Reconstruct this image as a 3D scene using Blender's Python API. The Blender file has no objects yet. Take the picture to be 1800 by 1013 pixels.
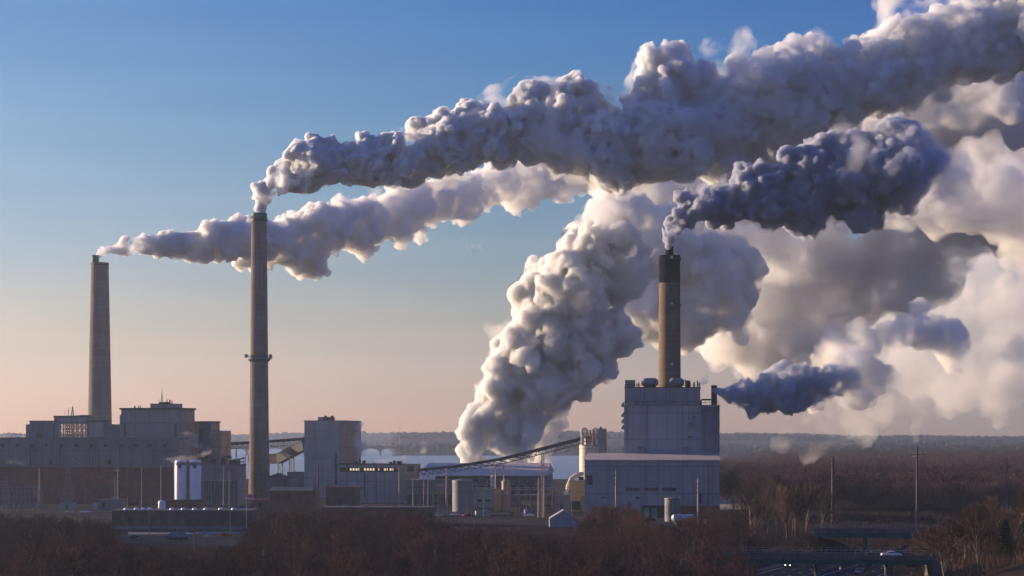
import bpy, bmesh, math, random, time
import numpy as np
from mathutils import Vector, Matrix, noise as mnoise

# ------------------------------------------------------------------ camera, sky, sun, exposure
sc = bpy.context.scene
F, H, HZ = 3500.0, 34.0, 768.0            # focal length in photo pixels, camera height, horizon row
cam = bpy.data.cameras.new('camera'); co = bpy.data.objects.new('camera', cam); sc.collection.objects.link(co); sc.camera = co
cam.sensor_width = 36; cam.lens = 70; cam.shift_y = (HZ-506.5)/1800; cam.clip_start = 1; cam.clip_end = 60000
co.location = (0, 0, H); co.rotation_euler = (math.pi/2, 0, 0)
sc.view_settings.view_transform = 'Standard'; sc.view_settings.look = 'None'; sc.view_settings.gamma = 1; sc.view_settings.exposure = 1.05
AZ, EL = math.radians(68), math.radians(8)
w = bpy.data.worlds.new('World'); sc.world = w; w.use_nodes = True; nt = w.node_tree; bg = nt.nodes['Background']
sky = nt.nodes.new('ShaderNodeTexSky'); sky.sky_type = 'NISHITA'; sky.sun_disc = False
sky.sun_elevation = EL; sky.sun_rotation = -AZ; sky.dust_density = .3; sky.ozone_density = 4; sky.air_density = 1
tc = nt.nodes.new('ShaderNodeTexCoord'); sx = nt.nodes.new('ShaderNodeSeparateXYZ'); nt.links.new(tc.outputs['Generated'], sx.inputs[0])
def ramp(tree, stops):
    r = tree.nodes.new('ShaderNodeValToRGB'); e = r.color_ramp.elements
    e[0].position, e[0].color = stops[0][0], (*stops[0][1], 1); e[1].position, e[1].color = stops[-1][0], (*stops[-1][1], 1)
    for p, c in stops[1:-1]: q = e.new(p); q.color = (*c, 1)
    return r
rz = ramp(nt, [(0, (1.32, .78, .62)), (.035, (1.27, .78, .64)), (.09, (1.0, .80, .88)), (.15, (.77, .80, .93)), (.23, (.44, .68, 1.0)), (.5, (.30, .60, 1.25)), (1, (.28, .58, 1.25))])
nt.links.new(sx.outputs['Z'], rz.inputs[0])
mr = nt.nodes.new('ShaderNodeMapRange'); mr.inputs['From Min'].default_value = -.25; mr.inputs['From Max'].default_value = .25; nt.links.new(sx.outputs['X'], mr.inputs[0])
rh = ramp(nt, [(0, (1.30, 1.2, 1.10)), (.5, (1.0, .91, .80)), (1, (.66, .72, .80))]); nt.links.new(mr.outputs[0], rh.inputs[0])
rt = ramp(nt, [(0, (1.40, 1.19, 1.04)), (.5, (.64, .92, 1.0)), (1, (.38, .70, .95))]); nt.links.new(mr.outputs[0], rt.inputs[0])
mz = nt.nodes.new('ShaderNodeMapRange'); mz.inputs['From Min'].default_value = .03; mz.inputs['From Max'].default_value = .2; nt.links.new(sx.outputs['Z'], mz.inputs[0])
rx = nt.nodes.new('ShaderNodeMix'); rx.data_type = 'RGBA'; nt.links.new(mz.outputs[0], rx.inputs[0]); nt.links.new(rh.outputs[0], rx.inputs[6]); nt.links.new(rt.outputs[0], rx.inputs[7])
def mul(a, b):
    m = nt.nodes.new('ShaderNodeMix'); m.data_type = 'RGBA'; m.blend_type = 'MULTIPLY'; m.inputs['Factor'].default_value = 1
    nt.links.new(a, m.inputs[6]); nt.links.new(b, m.inputs[7]); return m.outputs[2]
cm = nt.nodes.new('ShaderNodeMapping'); cm.inputs['Scale'].default_value = (3.2, 3.2, 42); nt.links.new(tc.outputs['Generated'], cm.inputs[0])
cn = nt.nodes.new('ShaderNodeTexNoise'); cn.inputs['Scale'].default_value = 1.6; cn.inputs['Detail'].default_value = 5; nt.links.new(cm.outputs[0], cn.inputs['Vector'])   # faint streaks of high cloud
rc = ramp(nt, [(.42, (1, 1, 1)), (.75, (1.16, 1.09, 1.05))]); nt.links.new(cn.outputs[0], rc.inputs[0])
nt.links.new(mul(mul(mul(sky.outputs[0], rz.outputs[0]), rx.outputs[2]), rc.outputs[0]), bg.inputs[0]); bg.inputs[1].default_value = .075
L = bpy.data.lights.new('sun', 'SUN'); L.energy = 5.0; L.angle = math.radians(.5); L.color = (1, .745, .50)
lo = bpy.data.objects.new('sun', L); sc.collection.objects.link(lo)
lo.rotation_euler = Vector((-math.sin(AZ)*math.cos(EL), math.cos(AZ)*math.cos(EL), math.sin(EL))).to_track_quat('Z', 'Y').to_euler()
sc.cycles.use_denoising = True; sc.cycles.use_adaptive_sampling = True; sc.cycles.adaptive_threshold = .025; sc.cycles.max_bounces = 16; sc.cycles.volume_bounces = 8; sc.cycles.diffuse_bounces = 2
sc.cycles.glossy_bounces = 2; sc.cycles.volume_max_steps = 400; sc.cycles.transparent_max_bounces = 8

# ------------------------------------------------------------------ helpers
random.seed(7); RNG = np.random.default_rng(11)
COL = sc.collection
def X_(px, Y): return (px-900)/F*Y
def Z_(py, Y): return H-(py-HZ)/F*Y
def at(px, py, Y): return Vector((X_(px, Y), Y, Z_(py, Y)))
def tag(o, label=None, cat=None, group=None, kind=None):
    for k, v in (('label', label), ('category', cat), ('group', group), ('kind', kind)):
        if v: o[k] = v
    return o
def empty(name, loc, label=None, cat=None, group=None, rz=0):
    o = bpy.data.objects.new(name, None); COL.objects.link(o); o.location = loc; o.rotation_euler = (0, 0, rz); o.empty_display_size = 1
    return tag(o, label, cat, group)
def children_of(o): return [c for c in list(COL.objects) if c.parent is o]
def copy_tree(src, loc, rz=0, scale=None, label=None, kids=None):
    r = src.copy(); COL.objects.link(r); r.location = loc; r.rotation_euler = (0, 0, rz)
    if scale: r.scale = scale
    if label: r['label'] = label
    for c in (kids if kids is not None else src.children):
        d = c.copy(); COL.objects.link(d); d.parent = r
        for g in c.children:
            e = g.copy(); COL.objects.link(e); e.parent = d
    return r

class MB:
    def __init__(s): s.v = []; s.f = []
    def add(s, vs, fs):
        n = len(s.v); s.v += [tuple(x) for x in vs]; s.f += [tuple(i+n for i in f) for f in fs]; return s
    def box(s, x0, x1, y0, y1, z0, z1):
        return s.add([(x0,y0,z0),(x1,y0,z0),(x1,y1,z0),(x0,y1,z0),(x0,y0,z1),(x1,y0,z1),(x1,y1,z1),(x0,y1,z1)],
                     [(0,3,2,1),(4,5,6,7),(0,1,5,4),(1,2,6,5),(2,3,7,6),(3,0,4,7)])
    def prism(s, poly, axis, a, b):          # extrude a 2-D polygon along an axis
        def P(u, t): return {'x': (t, u[0], u[1]), 'y': (u[0], t, u[1]), 'z': (u[0], u[1], t)}[axis]
        n = len(poly); return s.add([P(u, a) for u in poly]+[P(u, b) for u in poly],
            [tuple(range(n))[::-1], tuple(range(n, 2*n))]+[(i, (i+1) % n, (i+1) % n+n, i+n) for i in range(n)])
    def lathe(s, prof, cx=0, cy=0, n=24, caps=True):   # profile (r, z)
        vs = [(cx+r*math.cos(2*math.pi*k/n), cy+r*math.sin(2*math.pi*k/n), z) for r, z in prof for k in range(n)]
        fs = [(j*n+k, j*n+(k+1) % n, (j+1)*n+(k+1) % n, (j+1)*n+k) for j in range(len(prof)-1) for k in range(n)]
        if caps: fs += [tuple(range(n))[::-1], tuple((len(prof)-1)*n+k for k in range(n))]
        return s.add(vs, fs)
    def tube(s, p, q, r, r2=None, n=6):
        p, q = Vector(p), Vector(q); d = q-p
        if d.length < 1e-6: return s
        r2 = r if r2 is None else r2; a = d.orthogonal().normalized(); b = d.normalized().cross(a)
        vs = [c+(a*math.cos(2*math.pi*k/n)+b*math.sin(2*math.pi*k/n))*rr for c, rr in ((p, r), (q, r2)) for k in range(n)]
        return s.add(vs, [(k, (k+1) % n, (k+1) % n+n, k+n) for k in range(n)]+[tuple(range(n))[::-1], tuple(range(n, 2*n))])
    def path(s, pts, r, n=6):
        for a, b in zip(pts, pts[1:]): s.tube(a, b, r, n=n)
        return s
    def beam(s, p, q, w, h):                 # box beam from p to q, width w, height h (vertical)
        p, q = Vector(p), Vector(q); d = (q-p).normalized(); sd = d.cross(Vector((0, 0, 1))).normalized()*w/2; up = sd.cross(d).normalized()*h/2
        vs = [c+a*sd+b*up for c in (p, q) for a, b in ((-1,-1),(1,-1),(1,1),(-1,1))]
        return s.add(vs, [(0,1,2,3),(7,6,5,4),(0,4,5,1),(1,5,6,2),(2,6,7,3),(3,7,4,0)])
    def build(s, name, m, parent=None, smooth=False):
        me = bpy.data.meshes.new(name); me.from_pydata(s.v, [], s.f); me.update(); me.materials.append(m)
        b = bmesh.new(); b.from_mesh(me); bmesh.ops.recalc_face_normals(b, faces=b.faces); b.to_mesh(me); b.free()
        if smooth:
            me.shade_smooth()
            try: me.set_sharp_from_angle(angle=math.radians(40))
            except Exception: pass
        o = bpy.data.objects.new(name, me); COL.objects.link(o)
        if parent is not None: o.parent = parent
        return o
def np_mesh(name, v, f, m, parent=None, link=True):
    k = f.shape[1]; me = bpy.data.meshes.new(name); me.vertices.add(len(v)); me.vertices.foreach_set('co', v.astype(np.float32).ravel())
    me.loops.add(len(f)*k); me.loops.foreach_set('vertex_index', f.astype(np.int32).ravel()); me.polygons.add(len(f))
    me.polygons.foreach_set('loop_start', (np.arange(len(f))*k).astype(np.int32)); me.update(calc_edges=True); me.materials.append(m)
    o = bpy.data.objects.new(name, me)
    if link: COL.objects.link(o)
    if parent is not None: o.parent = parent
    return o

# ------------------------------------------------------------------ materials
def mat(name, col, rough=.8, metal=0, var=.25, scale=.3, streak=0, seam=None, emit=None):
    m = bpy.data.materials.new(name); m.use_nodes = True; n = m.node_tree; N = n.nodes.new; K = n.links.new
    b = n.nodes['Principled BSDF']; b.inputs['Roughness'].default_value = rough; b.inputs['Metallic'].default_value = metal
    b.inputs['Specular IOR Level'].default_value = .3 if rough < .75 else 0.0
    t = N('ShaderNodeTexCoord'); no = N('ShaderNodeTexNoise'); no.inputs['Scale'].default_value = scale; no.inputs['Detail'].default_value = 5; K(t.outputs['Object'], no.inputs['Vector'])
    def scaled(c, k): return tuple(min(1, x*k) for x in c)
    r = ramp(n, [(.3, scaled(col, 1-var)), (.7, scaled(col, 1+var))]); K(no.outputs[0], r.inputs[0]); out = r.outputs[0]
    if name.endswith('_twigs') or name == 'grey_bark':     # every tree a little lighter or darker than its neighbour
        oi = N('ShaderNodeObjectInfo'); q0 = ramp(n, [(0, (.55, .58, .60)), (.5, (.95, .92, .90)), (1, (1.7, 1.55, 1.4))]); K(oi.outputs['Random'], q0.inputs[0])
        x0 = N('ShaderNodeMix'); x0.data_type = 'RGBA'; x0.blend_type = 'MULTIPLY'; x0.inputs[0].default_value = 1; K(out, x0.inputs[6]); K(q0.outputs[0], x0.inputs[7]); out = x0.outputs[2]
    def over(out, fac, col2, blend='MIX'):
        x = N('ShaderNodeMix'); x.data_type = 'RGBA'; x.blend_type = blend; K(fac, x.inputs[0]); K(out, x.inputs[6]); x.inputs[7].default_value = (*col2, 1); return x.outputs[2]
    if streak:
        mp = N('ShaderNodeMapping'); mp.inputs['Scale'].default_value = (.9, .9, .035); K(t.outputs['Object'], mp.inputs[0])
        n2 = N('ShaderNodeTexNoise'); n2.inputs['Scale'].default_value = 1; n2.inputs['Detail'].default_value = 4; K(mp.outputs[0], n2.inputs['Vector'])
        q = N('ShaderNodeMapRange'); q.inputs['From Min'].default_value = .5; q.inputs['From Max'].default_value = .72; q.inputs['To Max'].default_value = streak; K(n2.outputs[0], q.inputs[0])
        out = over(out, q.outputs[0], tuple(c*.45 for c in col))
    if seam:                                  # panel joints: (width, height, joint)
        s_ = N('ShaderNodeSeparateXYZ'); K(t.outputs['Object'], s_.inputs[0]); a = N('ShaderNodeMath'); K(s_.outputs[0], a.inputs[0]); K(s_.outputs[1], a.inputs[1])
        c = N('ShaderNodeCombineXYZ'); K(a.outputs[0], c.inputs[0]); K(s_.outputs[2], c.inputs[1])
        br = N('ShaderNodeTexBrick'); br.offset = 0; br.inputs['Scale'].default_value = 1; br.inputs['Brick Width'].default_value = seam[0]; br.inputs['Row Height'].default_value = seam[1]
        br.inputs['Mortar Size'].default_value = seam[2]; br.inputs['Mortar Smooth'].default_value = .3; K(c.outputs[0], br.inputs['Vector'])
        br.inputs['Color1'].default_value = (1, 1, 1, 1); br.inputs['Color2'].default_value = (.9, .9, .92, 1); br.inputs['Mortar'].default_value = (.5, .5, .52, 1)
        x = N('ShaderNodeMix'); x.data_type = 'RGBA'; x.blend_type = 'MULTIPLY'; x.inputs[0].default_value = 1; K(out, x.inputs[6]); K(br.outputs[0], x.inputs[7]); out = x.outputs[2]
    K(out, b.inputs['Base Color'])
    if emit: b.inputs['Emission Color'].default_value = (*emit[0], 1); b.inputs['Emission Strength'].default_value = emit[1]
    return m
M = dict(
 clad=mat('grey_cladding', (.27, .27, .285), .6, var=.10, scale=.08, streak=.5, seam=(9, 7, .16)),
 clad_b=mat('pale_cladding', (.33, .325, .345), .6, var=.12, scale=.08, streak=.6, seam=(15, 11, .18)),
 clad_d=mat('old_cladding', (.19, .19, .21), .7, var=.16, scale=.1, streak=.5, seam=(6, 9, .14)),
 tan=mat('tan_and_warm_light', (.42, .29, .21), .7, var=.12, scale=.1, streak=.3, seam=(9, 7, .16)),  # tan surfaces; on right-hand side faces the colour carries warm bounced light
 brick=mat('red_brick', (.17, .075, .065), .9, var=.25, scale=.25, streak=.3),
 brick_d=mat('dark_brick', (.14, .075, .07), .9, var=.25, scale=.3),
 roof=mat('beige_roof', (.62, .50, .44), .6, var=.1, scale=.1, seam=(1.2, 30, .05)),
 roof_g=mat('grey_roof', (.17, .165, .17), .8, var=.2, scale=.2),
 dark=mat('dark_steel', (.045, .045, .05), .6, .3, var=.2, scale=.5),
 steel=mat('galvanised_steel', (.24, .24, .26), .6, .3, var=.15, scale=.5),
 pipe=mat('rusty_pipe', (.30, .22, .17), .6, .3, var=.25, scale=.7),
 window=mat('dark_glass', (.025, .027, .035), .15, var=.2, scale=.3),
 lit=mat('lit_window', (.8, .7, .45), .4, var=.1, scale=.5, emit=((1, .8, .45), .35)),
 conc=mat('stack_concrete', (.20, .17, .15), .85, var=.14, scale=.12, streak=.45, seam=(60, 3.0, .06)),
 conc_t=mat('tan_concrete', (.20, .155, .11), .85, var=.14, scale=.15, streak=.45, seam=(60, 2.4, .08)),
 black=mat('black_paint', (.016, .018, .022), .85, var=.2, scale=.3, streak=.3),
 white=mat('white_paint', (.80, .79, .80), .35, var=.05, scale=.2, streak=.12),
 cream=mat('cream_silo', (.70, .62, .50), .6, var=.12, scale=.3, streak=.3, seam=(40, 2.2, .12)),
 yellow=mat('yellow_cladding', (.70, .47, .20), .7, var=.12, scale=.2, streak=.2, seam=(40, 3, .1)),
 blue=mat('blue_paint', (.05, .09, .25), .5, var=.1), teal=mat('teal_paint', (.03, .24, .22), .5, var=.15),
 green=mat('green_girder', (.02, .13, .12), .6, var=.2, scale=.4, streak=.4),
 red=mat('red_cloth', (.85, .22, .20), .8, var=.1), orange=mat('orange_plastic', (.75, .18, .04), .5, var=.1),
 wood=mat('weathered_pole', (.34, .29, .26), .9, var=.2, scale=1, streak=.3), wood_d=mat('dark_pole', (.12, .10, .10), .9, var=.2, scale=1),
 asphalt=mat('asphalt', (.055, .055, .06), .9, var=.25, scale=.15), deck=mat('bridge_concrete', (.13, .12, .125), .9, var=.18, scale=.3, streak=.3),
 yard=mat('gravel_yard', (.07, .06, .058), .95, var=.35, scale=.05), pale=mat('pale_sand', (.42, .36, .32), .95, var=.18, scale=.08),
 paint=mat('road_paint', (.7, .7, .68), .7, var=.1), tyre=mat('rubber', (.02, .02, .02), .9), rim=mat('alloy', (.5, .5, .5), .3, .9),
 glass=mat('car_glass', (.02, .022, .028), .08), headlamp=mat('headlamp_glass', (.9, .9, .85), .2, emit=((1, .92, .75), 2.5)),
 car_w=mat('car_white', (.80, .80, .82), .25, var=.02), car_d=mat('car_dark', (.05, .055, .07), .25, var=.02), car_r=mat('car_red', (.35, .04, .03), .25, var=.02), car_s=mat('car_silver', (.45, .46, .48), .25, .6, var=.02),
 bark=mat('grey_bark', (.21, .165, .145), .95, var=.3, scale=.8), bark_p=mat('pale_bark', (.42, .35, .29), .9, var=.2, scale=.8),
 twig=mat('brown_twigs', (.070, .050, .047), .95, var=.3, scale=.25), twig_r=mat('reddish_twigs', (.078, .048, .045), .95, var=.3, scale=.2),
 twig_y=mat('ochre_twigs', (.078, .056, .045), .95, var=.3, scale=.3), needle=mat('pine_needles', (.02, .045, .025), .9, var=.35, scale=.6),
 forest=mat('bare_forest', (.082, .050, .047), .95, var=.7, scale=.035), far=mat('far_forest', (.06, .05, .05), .95, var=.4, scale=.02),
 soil=mat('leaf_litter', (.05, .036, .032), .95, var=.4, scale=.04), bridge=mat('stone_bridge', (.16, .16, .17), .9, var=.15, scale=.1),
)
wm = mat('river_water', (.10, .12, .16), .22, var=.15, scale=.004); M['water'] = wm
n_ = wm.node_tree; bs = n_.nodes['Principled BSDF']; bs.inputs['Specular IOR Level'].default_value = .5
nn = n_.nodes.new('ShaderNodeTexNoise'); nn.inputs['Scale'].default_value = .25; nn.inputs['Detail'].default_value = 4
bp = n_.nodes.new('ShaderNodeBump'); bp.inputs['Strength'].default_value = .8; bp.inputs['Distance'].default_value = 1.2
tcx = n_.nodes.new('ShaderNodeTexCoord'); n_.links.new(tcx.outputs['Object'], nn.inputs['Vector']); n_.links.new(nn.outputs[0], bp.inputs['Height']); n_.links.new(bp.outputs[0], bs.inputs['Normal'])

# ------------------------------------------------------------------ the setting
def bump(x, a, b): t = np.clip((x-a)/(b-a), 0, 1); return t*t*(3-2*t)
def bank_x(Y): return 40+.105*Y               # the wooded right shore of the river
def terrain(X, Y):
    z = np.zeros_like(X)
    chan = bump(X/np.maximum(Y, 1), -.155, -.150)*(1-bump(X/np.maximum(Y, 1), -.062, -.058)); far = 4080+2500*chan
    river = bump(Y, 1620, 1720)*(1-bump(Y-far, 0, 100))*(1-bump(X-bank_x(Y), -60, 40))
    z = z-9*river
    z = z+26*bump(Y-2300*chan, 4300, 5600)*(1-.35*bump(X/np.maximum(Y, 1), .02, .2))+5*np.sin(X*.0011+1)*bump(Y-2300*chan, 4400, 6000)
    z = z-6.0*(1-chan)*bump(X/np.maximum(Y, 1), .12, .2)*bump(Y, 4300, 5600)
    z = z+13*bump(X-.178*Y, 6, 60)*bump(Y, 380, 440)*(1-bump(Y, 600, 760))        # wooded slope at the right
    for ex, ey, eh in ((X_(1205, 456), 456, 6), (X_(1425, 560), 560, 7), (X_(1690, 552), 552, 5)): z = z+eh*np.exp(-((X-ex)/11)**2-((Y-ey)/10)**2)
    z = z+2.2*bump(Y, 1900, 3200)*bump(X-bank_x(Y), 0, 200)
    return z
gx = np.unique(np.concatenate([np.linspace(-8500, -700, 24), np.linspace(-700, 900, 161), np.linspace(-1050, -700, 15), np.linspace(900, 8500, 24)]))
gy = np.unique(np.concatenate([np.linspace(-250, 300, 6), np.linspace(300, 900, 61), np.linspace(900, 1600, 15), np.linspace(1600, 4300, 55), np.linspace(4300, 9500, 30)]))
GX, GY = np.meshgrid(gx, gy); gv = np.stack([GX, GY, terrain(GX, GY)], -1).reshape(-1, 3)
nx, ny = len(gx), len(gy); I = (np.arange(ny-1)[:, None]*nx+np.arange(nx-1)[None]).ravel()
ground = np_mesh('ground', gv, np.stack([I, I+1, I+nx+1, I+nx], 1), M['soil']); tag(ground, kind='structure')
ground.data.shade_smooth()
tag(MB().add([(-6000, 1600, -2.6), (2500, 1600, -2.6), (2500, 6900, -2.6), (-6000, 6900, -2.6)], [(0, 1, 2, 3)]).build('river_water', M['water']), kind='structure')
def sheet(name, pts, z, m): return tag(MB().add([(x, y, z) for x, y in pts], [tuple(range(len(pts)))]).build(name, m), kind='structure')
sheet('plant_yard', [(X_(-60, 760), 760), (X_(1290, 760), 760), (X_(1265, 1560), 1560), (X_(-60, 1560), 1560)], .03, M['yard'])
sheet('access_road', [(X_(180, 640), 640), (X_(560, 600), 600), (X_(560, 640), 640), (X_(430, 700), 700), (X_(180, 690), 690)], .03, M['asphalt'])
sheet('verge', [(X_(225, 692), 692), (X_(450, 702), 702), (X_(450, 722), 722), (X_(225, 716), 716)], .04, M['pale'])
sheet('clearing', [(X_(1258, 925), 925), (X_(1312, 935), 935), (X_(1318, 1150), 1150), (X_(1258, 1200), 1200)], .05, M['pale'])
for k, p in enumerate([[(1338, 830), (1362, 826), (1366, 850), (1342, 856)], [(1384, 830), (1432, 800), (1452, 812), (1400, 850)], [(1478, 790), (1516, 772), (1526, 790), (1490, 815)]]):
    sheet('sand_track', [(X_(a, b), b) for a, b in p], .05+.01*k, M['pale'])

# ------------------------------------------------------------------ bare trees
def grow(seed, nl, spread=.55, twist=.25, low=.22, pend=0):
    """segments of a bare tree of unit height: arrays p0, p1, r0, r1, level"""
    rg = random.Random(seed); S = []
    def rec(p, d, ln, r, lv, nsub):
        k = 4 if lv < 2 else (3 if lv < 3 else 2); pts = [p]; dd = d.copy()
        for i in range(k):
            dd = (dd+Vector((rg.uniform(-1, 1), rg.uniform(-1, 1), rg.uniform(-.4, .9)))*twist*(.35 if lv == 0 else .6)).normalized(); pts.append(pts[-1]+dd*ln/k)
        for i in range(k): S.append((pts[i], pts[i+1], r*(1-.6*i/k), r*(1-.6*(i+1)/k), lv))
        if lv >= len(nl): return
        n = nl[lv]
        for j in range(n):
            t = (low+(1-low)*(j+rg.random()*.8)/n) if lv == 0 else .25+.75*(j+rg.random())/n
            t = min(t, .999); i = int(t*k); q = pts[i].lerp(pts[i+1], t*k-i); dd = (pts[i+1]-pts[i]).normalized()
            a = rg.uniform(0, 6.283); o = dd.orthogonal().normalized(); o = (o*math.cos(a)+dd.cross(o)*math.sin(a))
            ang = rg.uniform(.6, 1.15)*spread*(1.35-.5*t if lv == 0 else 1.1)
            nd = (dd*math.cos(ang)+o*math.sin(ang)+Vector((0, 0, .16-pend))).normalized()
            rec(q, nd, ln*rg.uniform(.42, .66)*(1.15-.45*t if lv == 0 else .95), r*(.42 if lv else .38)*(1-.3*t), lv+1, 0)
    rec(Vector((0, 0, 0)), Vector((rg.uniform(-.06, .06), rg.uniform(-.06, .06), 1)), .80, .020, 0, 0)
    zt = max(s[1].z for s in S)
    return (np.array([s[0][:] for s in S])/zt, np.array([s[1][:] for s in S])/zt, np.array([s[2] for s in S]), np.array([s[3] for s in S]), np.array([s[4] for s in S]))
def prisms(p0, p1, r0, r1, n=3):
    d = p1-p0; d /= np.maximum(np.linalg.norm(d, axis=1, keepdims=True), 1e-9); ref = np.where(np.abs(d[:, 2:3]) > .9, [[1., 0, 0]], [[0, 0, 1.]])
    a = np.cross(d, ref); a /= np.linalg.norm(a, axis=1, keepdims=True); b = np.cross(d, a); V = []
    for c, r in ((p0, r0), (p1, r1)):
        for k in range(n): t = 2*math.pi*k/n; V.append(c+(a*math.cos(t)+b*math.sin(t))*r[:, None])
    v = np.stack(V, 1).reshape(-1, 3); base = np.arange(len(p0))[:, None]*2*n
    f = np.concatenate([base+np.array([[k, (k+1) % n, (k+1) % n+n, k+n]]) for k in range(n)]); return v, f
def blades(p0, p1, r0, seed=0):               # flat slivers, for twigs far away
    d = p1-p0; rg = np.random.default_rng(seed); a = np.cross(d, rg.normal(size=d.shape)); a /= np.maximum(np.linalg.norm(a, axis=1, keepdims=True), 1e-9)
    v = np.stack([p0-a*r0[:, None], p0+a*r0[:, None], p1], 1).reshape(-1, 3); return v, np.arange(len(v)).reshape(-1, 3)
PROTO = []
for k in range(9):
    nl = [(11, 6, 5, 5), (9, 7, 5, 5), (13, 6, 4, 5)][k % 3]
    p0, p1, r0, r1, lv = grow(100+k, nl, spread=(.62, .8, .5)[k % 3], low=(.18, .25, .14)[k % 3])
    hgt = 12.0; th = lv < 2; me = []
    v, f = prisms(p0[th]*hgt, p1[th]*hgt, np.maximum(r0[th]*hgt*.8, .035), np.maximum(r1[th]*hgt*.8, .03), 5)
    t_ = np_mesh('trunk', v, f, M['bark'], link=False)
    c = ~th; rr = np.where(lv[c] == 2, .036, np.where(lv[c] == 3, .026, .020)); v, f = prisms(p0[c]*hgt, p1[c]*hgt, rr, rr*.7, 3)
    cr = np_mesh('crown', v, f, [M['twig'], M['twig_r'], M['twig_y'], M['twig']][k % 4], link=False)
    PROTO.append((t_.data, cr.data, len(f)))
NTREE = [0]
def bare_tree(x, y, z, h, label, group, k=None, rz=None, wide=1.0):
    k = random.randrange(9) if k is None else k; s = h/12.0
    r = bpy.data.objects.new('bare_tree', None); COL.objects.link(r); r.location = (x, y, z-.1); r.scale = (s*wide, s*wide, s); r.rotation_euler = (0, 0, random.uniform(0, 6.28) if rz is None else rz)
    tag(r, label, 'tree', group)
    for nm, me in (('trunk', PROTO[k][0]), ('crown', PROTO[k][1])):
        o = bpy.data.objects.new(nm, me); COL.objects.link(o); o.parent = r
    NTREE[0] += 1; return r
def tz(x, y): return float(terrain(np.array([float(x)]), np.array([float(y)]))[0])
SK = [(0,903),(100,906),(190,912),(206,950),(330,970),(425,955),(445,902),(560,892),(640,898),(755,897),(775,910),(800,922),(900,926),(950,940),(1010,942),(1024,918),(1040,888),(1110,882),(1135,912),(1190,930),(1215,900),(1262,888),(1300,905),(1330,985),(1400,1012),(1600,1012)]
def skyline(px): return float(np.interp(px, [a for a, b in SK], [b for a, b in SK]))
cand = []
ys = 345.0
while ys < 792:
    xs = X_(-30, ys)+random.uniform(0, 8)
    while xs < X_(1330, ys):
        x, y = xs+random.uniform(-3, 3), ys+random.uniform(-3.5, 3.5); px = 900+F*x/y; hmax = H-(skyline(px)+random.uniform(-6, 10)-HZ)/F*y
        h = min(random.uniform(9.5, 15), hmax)
        if h > 5.2 and not (px > 1300 and y < 500) and not (y > 735 and px < 1020): cand.append((x, y, h))
        xs += 8.6
    ys += 11.5
random.shuffle(cand); print('CAND', len(cand)); extra = cand[229:]; cand = cand[:229]
for x, y, h in cand:
    px = 900+F*x/y
    if px < 440: lab, grp = 'bare brown tree in the foreground wood below the white silos and brick hall', 'bare trees at the lower left'
    elif px < 780: lab, grp = 'bare brown tree in the foreground wood in front of the low brick sheds', 'bare trees at the lower centre'
    else: lab, grp = 'bare brown tree in the foreground wood in front of the pale main building', 'bare trees below the main building'
    bare_tree(x, y, 0, h, lab, grp, wide=1.15)
# taller trees between the main building and the highway
SR = [(1262,868),(1290,838),(1330,822),(1370,815),(1420,835),(1450,862),(1480,880)]
n = 0
for _ in range(400):
    if n >= 26: break
    y = random.uniform(640, 840); px = random.uniform(1316, 1475); hm = H-(float(np.interp(px, [a for a, b in SR], [b for a, b in SR]))+random.uniform(0, 22)-HZ)/F*y
    if px > 1380 and y > 735: continue
    h = min(19, hm)
    if h < 9 or h < hm-5: continue
    bare_tree(X_(px, y), y, 0, h, 'tall reddish bare tree between the pale main building and the highway', 'bare trees right of the main building', k=random.choice([1, 5, 2, 7])); n += 1
o = bare_tree(X_(1291, 850), 850, 0, 22, 'pale bare tree standing out beside the sandy clearing right of the main building', None, k=4)
for c in o.children: pass
for px, y, h in ((1418, 548, 8), (1430, 552, 7), (1445, 545, 6), (1424, 538, 9), (1250, 444, 8), (1236, 448, 10)): bare_tree(X_(px, y), y, 0, h, 'small bare tree at the left end of one of the two highway bridges', 'bare trees beside the bridges', wide=1.3)
# slope at the right
SB = [(1590,968),(1620,942),(1660,905),(1700,880),(1750,862),(1800,848),(1850,840)]; n = 0
for _ in range(900):
    if n >= 34: break
    y = random.uniform(432, 640); px = random.uniform(1608, 1850); x = X_(px, y); z = tz(x, y)
    hm = H-(float(np.interp(px, [a for a, b in SB], [b for a, b in SB]))+random.uniform(0, 25)-HZ)/F*y-z; h = min(16.5, hm)
    if h < 6: continue
    bare_tree(x, y, z, h, 'bare ochre tree on the wooded slope right of the highway bridges', 'bare trees on the slope at the right', k=random.choice([2, 4, 6, 0]), wide=1.2); n += 1
# undergrowth: brush filling the wood floor
def brush(name, area, n, hh, m, seed):
    rg = np.random.default_rng(seed); P = area(rg, n); z = terrain(P[:, 0], P[:, 1]); m_ = 9
    b = np.repeat(np.column_stack([P, z]), m_, 0); b[:, :2] += rg.normal(size=(len(b), 2))*.5; h = rg.uniform(.4, 1, len(b))*hh
    tip = b+np.column_stack([rg.normal(size=(len(b), 2))*.35*h[:, None], h]); v, f = blades(b, tip, np.full(len(b), .05), seed)
    return tag(np_mesh(name, v, f, m), kind='stuff')
def fg_area(rg, n):
    y = rg.uniform(340, 735, n*3); px = rg.uniform(-30, 1330, n*3); top = np.array([skyline(p) for p in px]); ok = (HZ+F*(H-3.5)/y > top)&~((px > 1235)&(y < 480)); return np.column_stack([X_(px, y), y])[ok][:n]
brush('undergrowth', fg_area, 16000, 3.2, M['twig'], 3)
brush('hillside_brush', lambda rg, n: (lambda y, px: np.column_stack([X_(px, y), y]))(rg.uniform(435, 660, n), rg.uniform(1605, 1860, n)), 5000, 2.6, M['twig_y'], 4)
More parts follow.
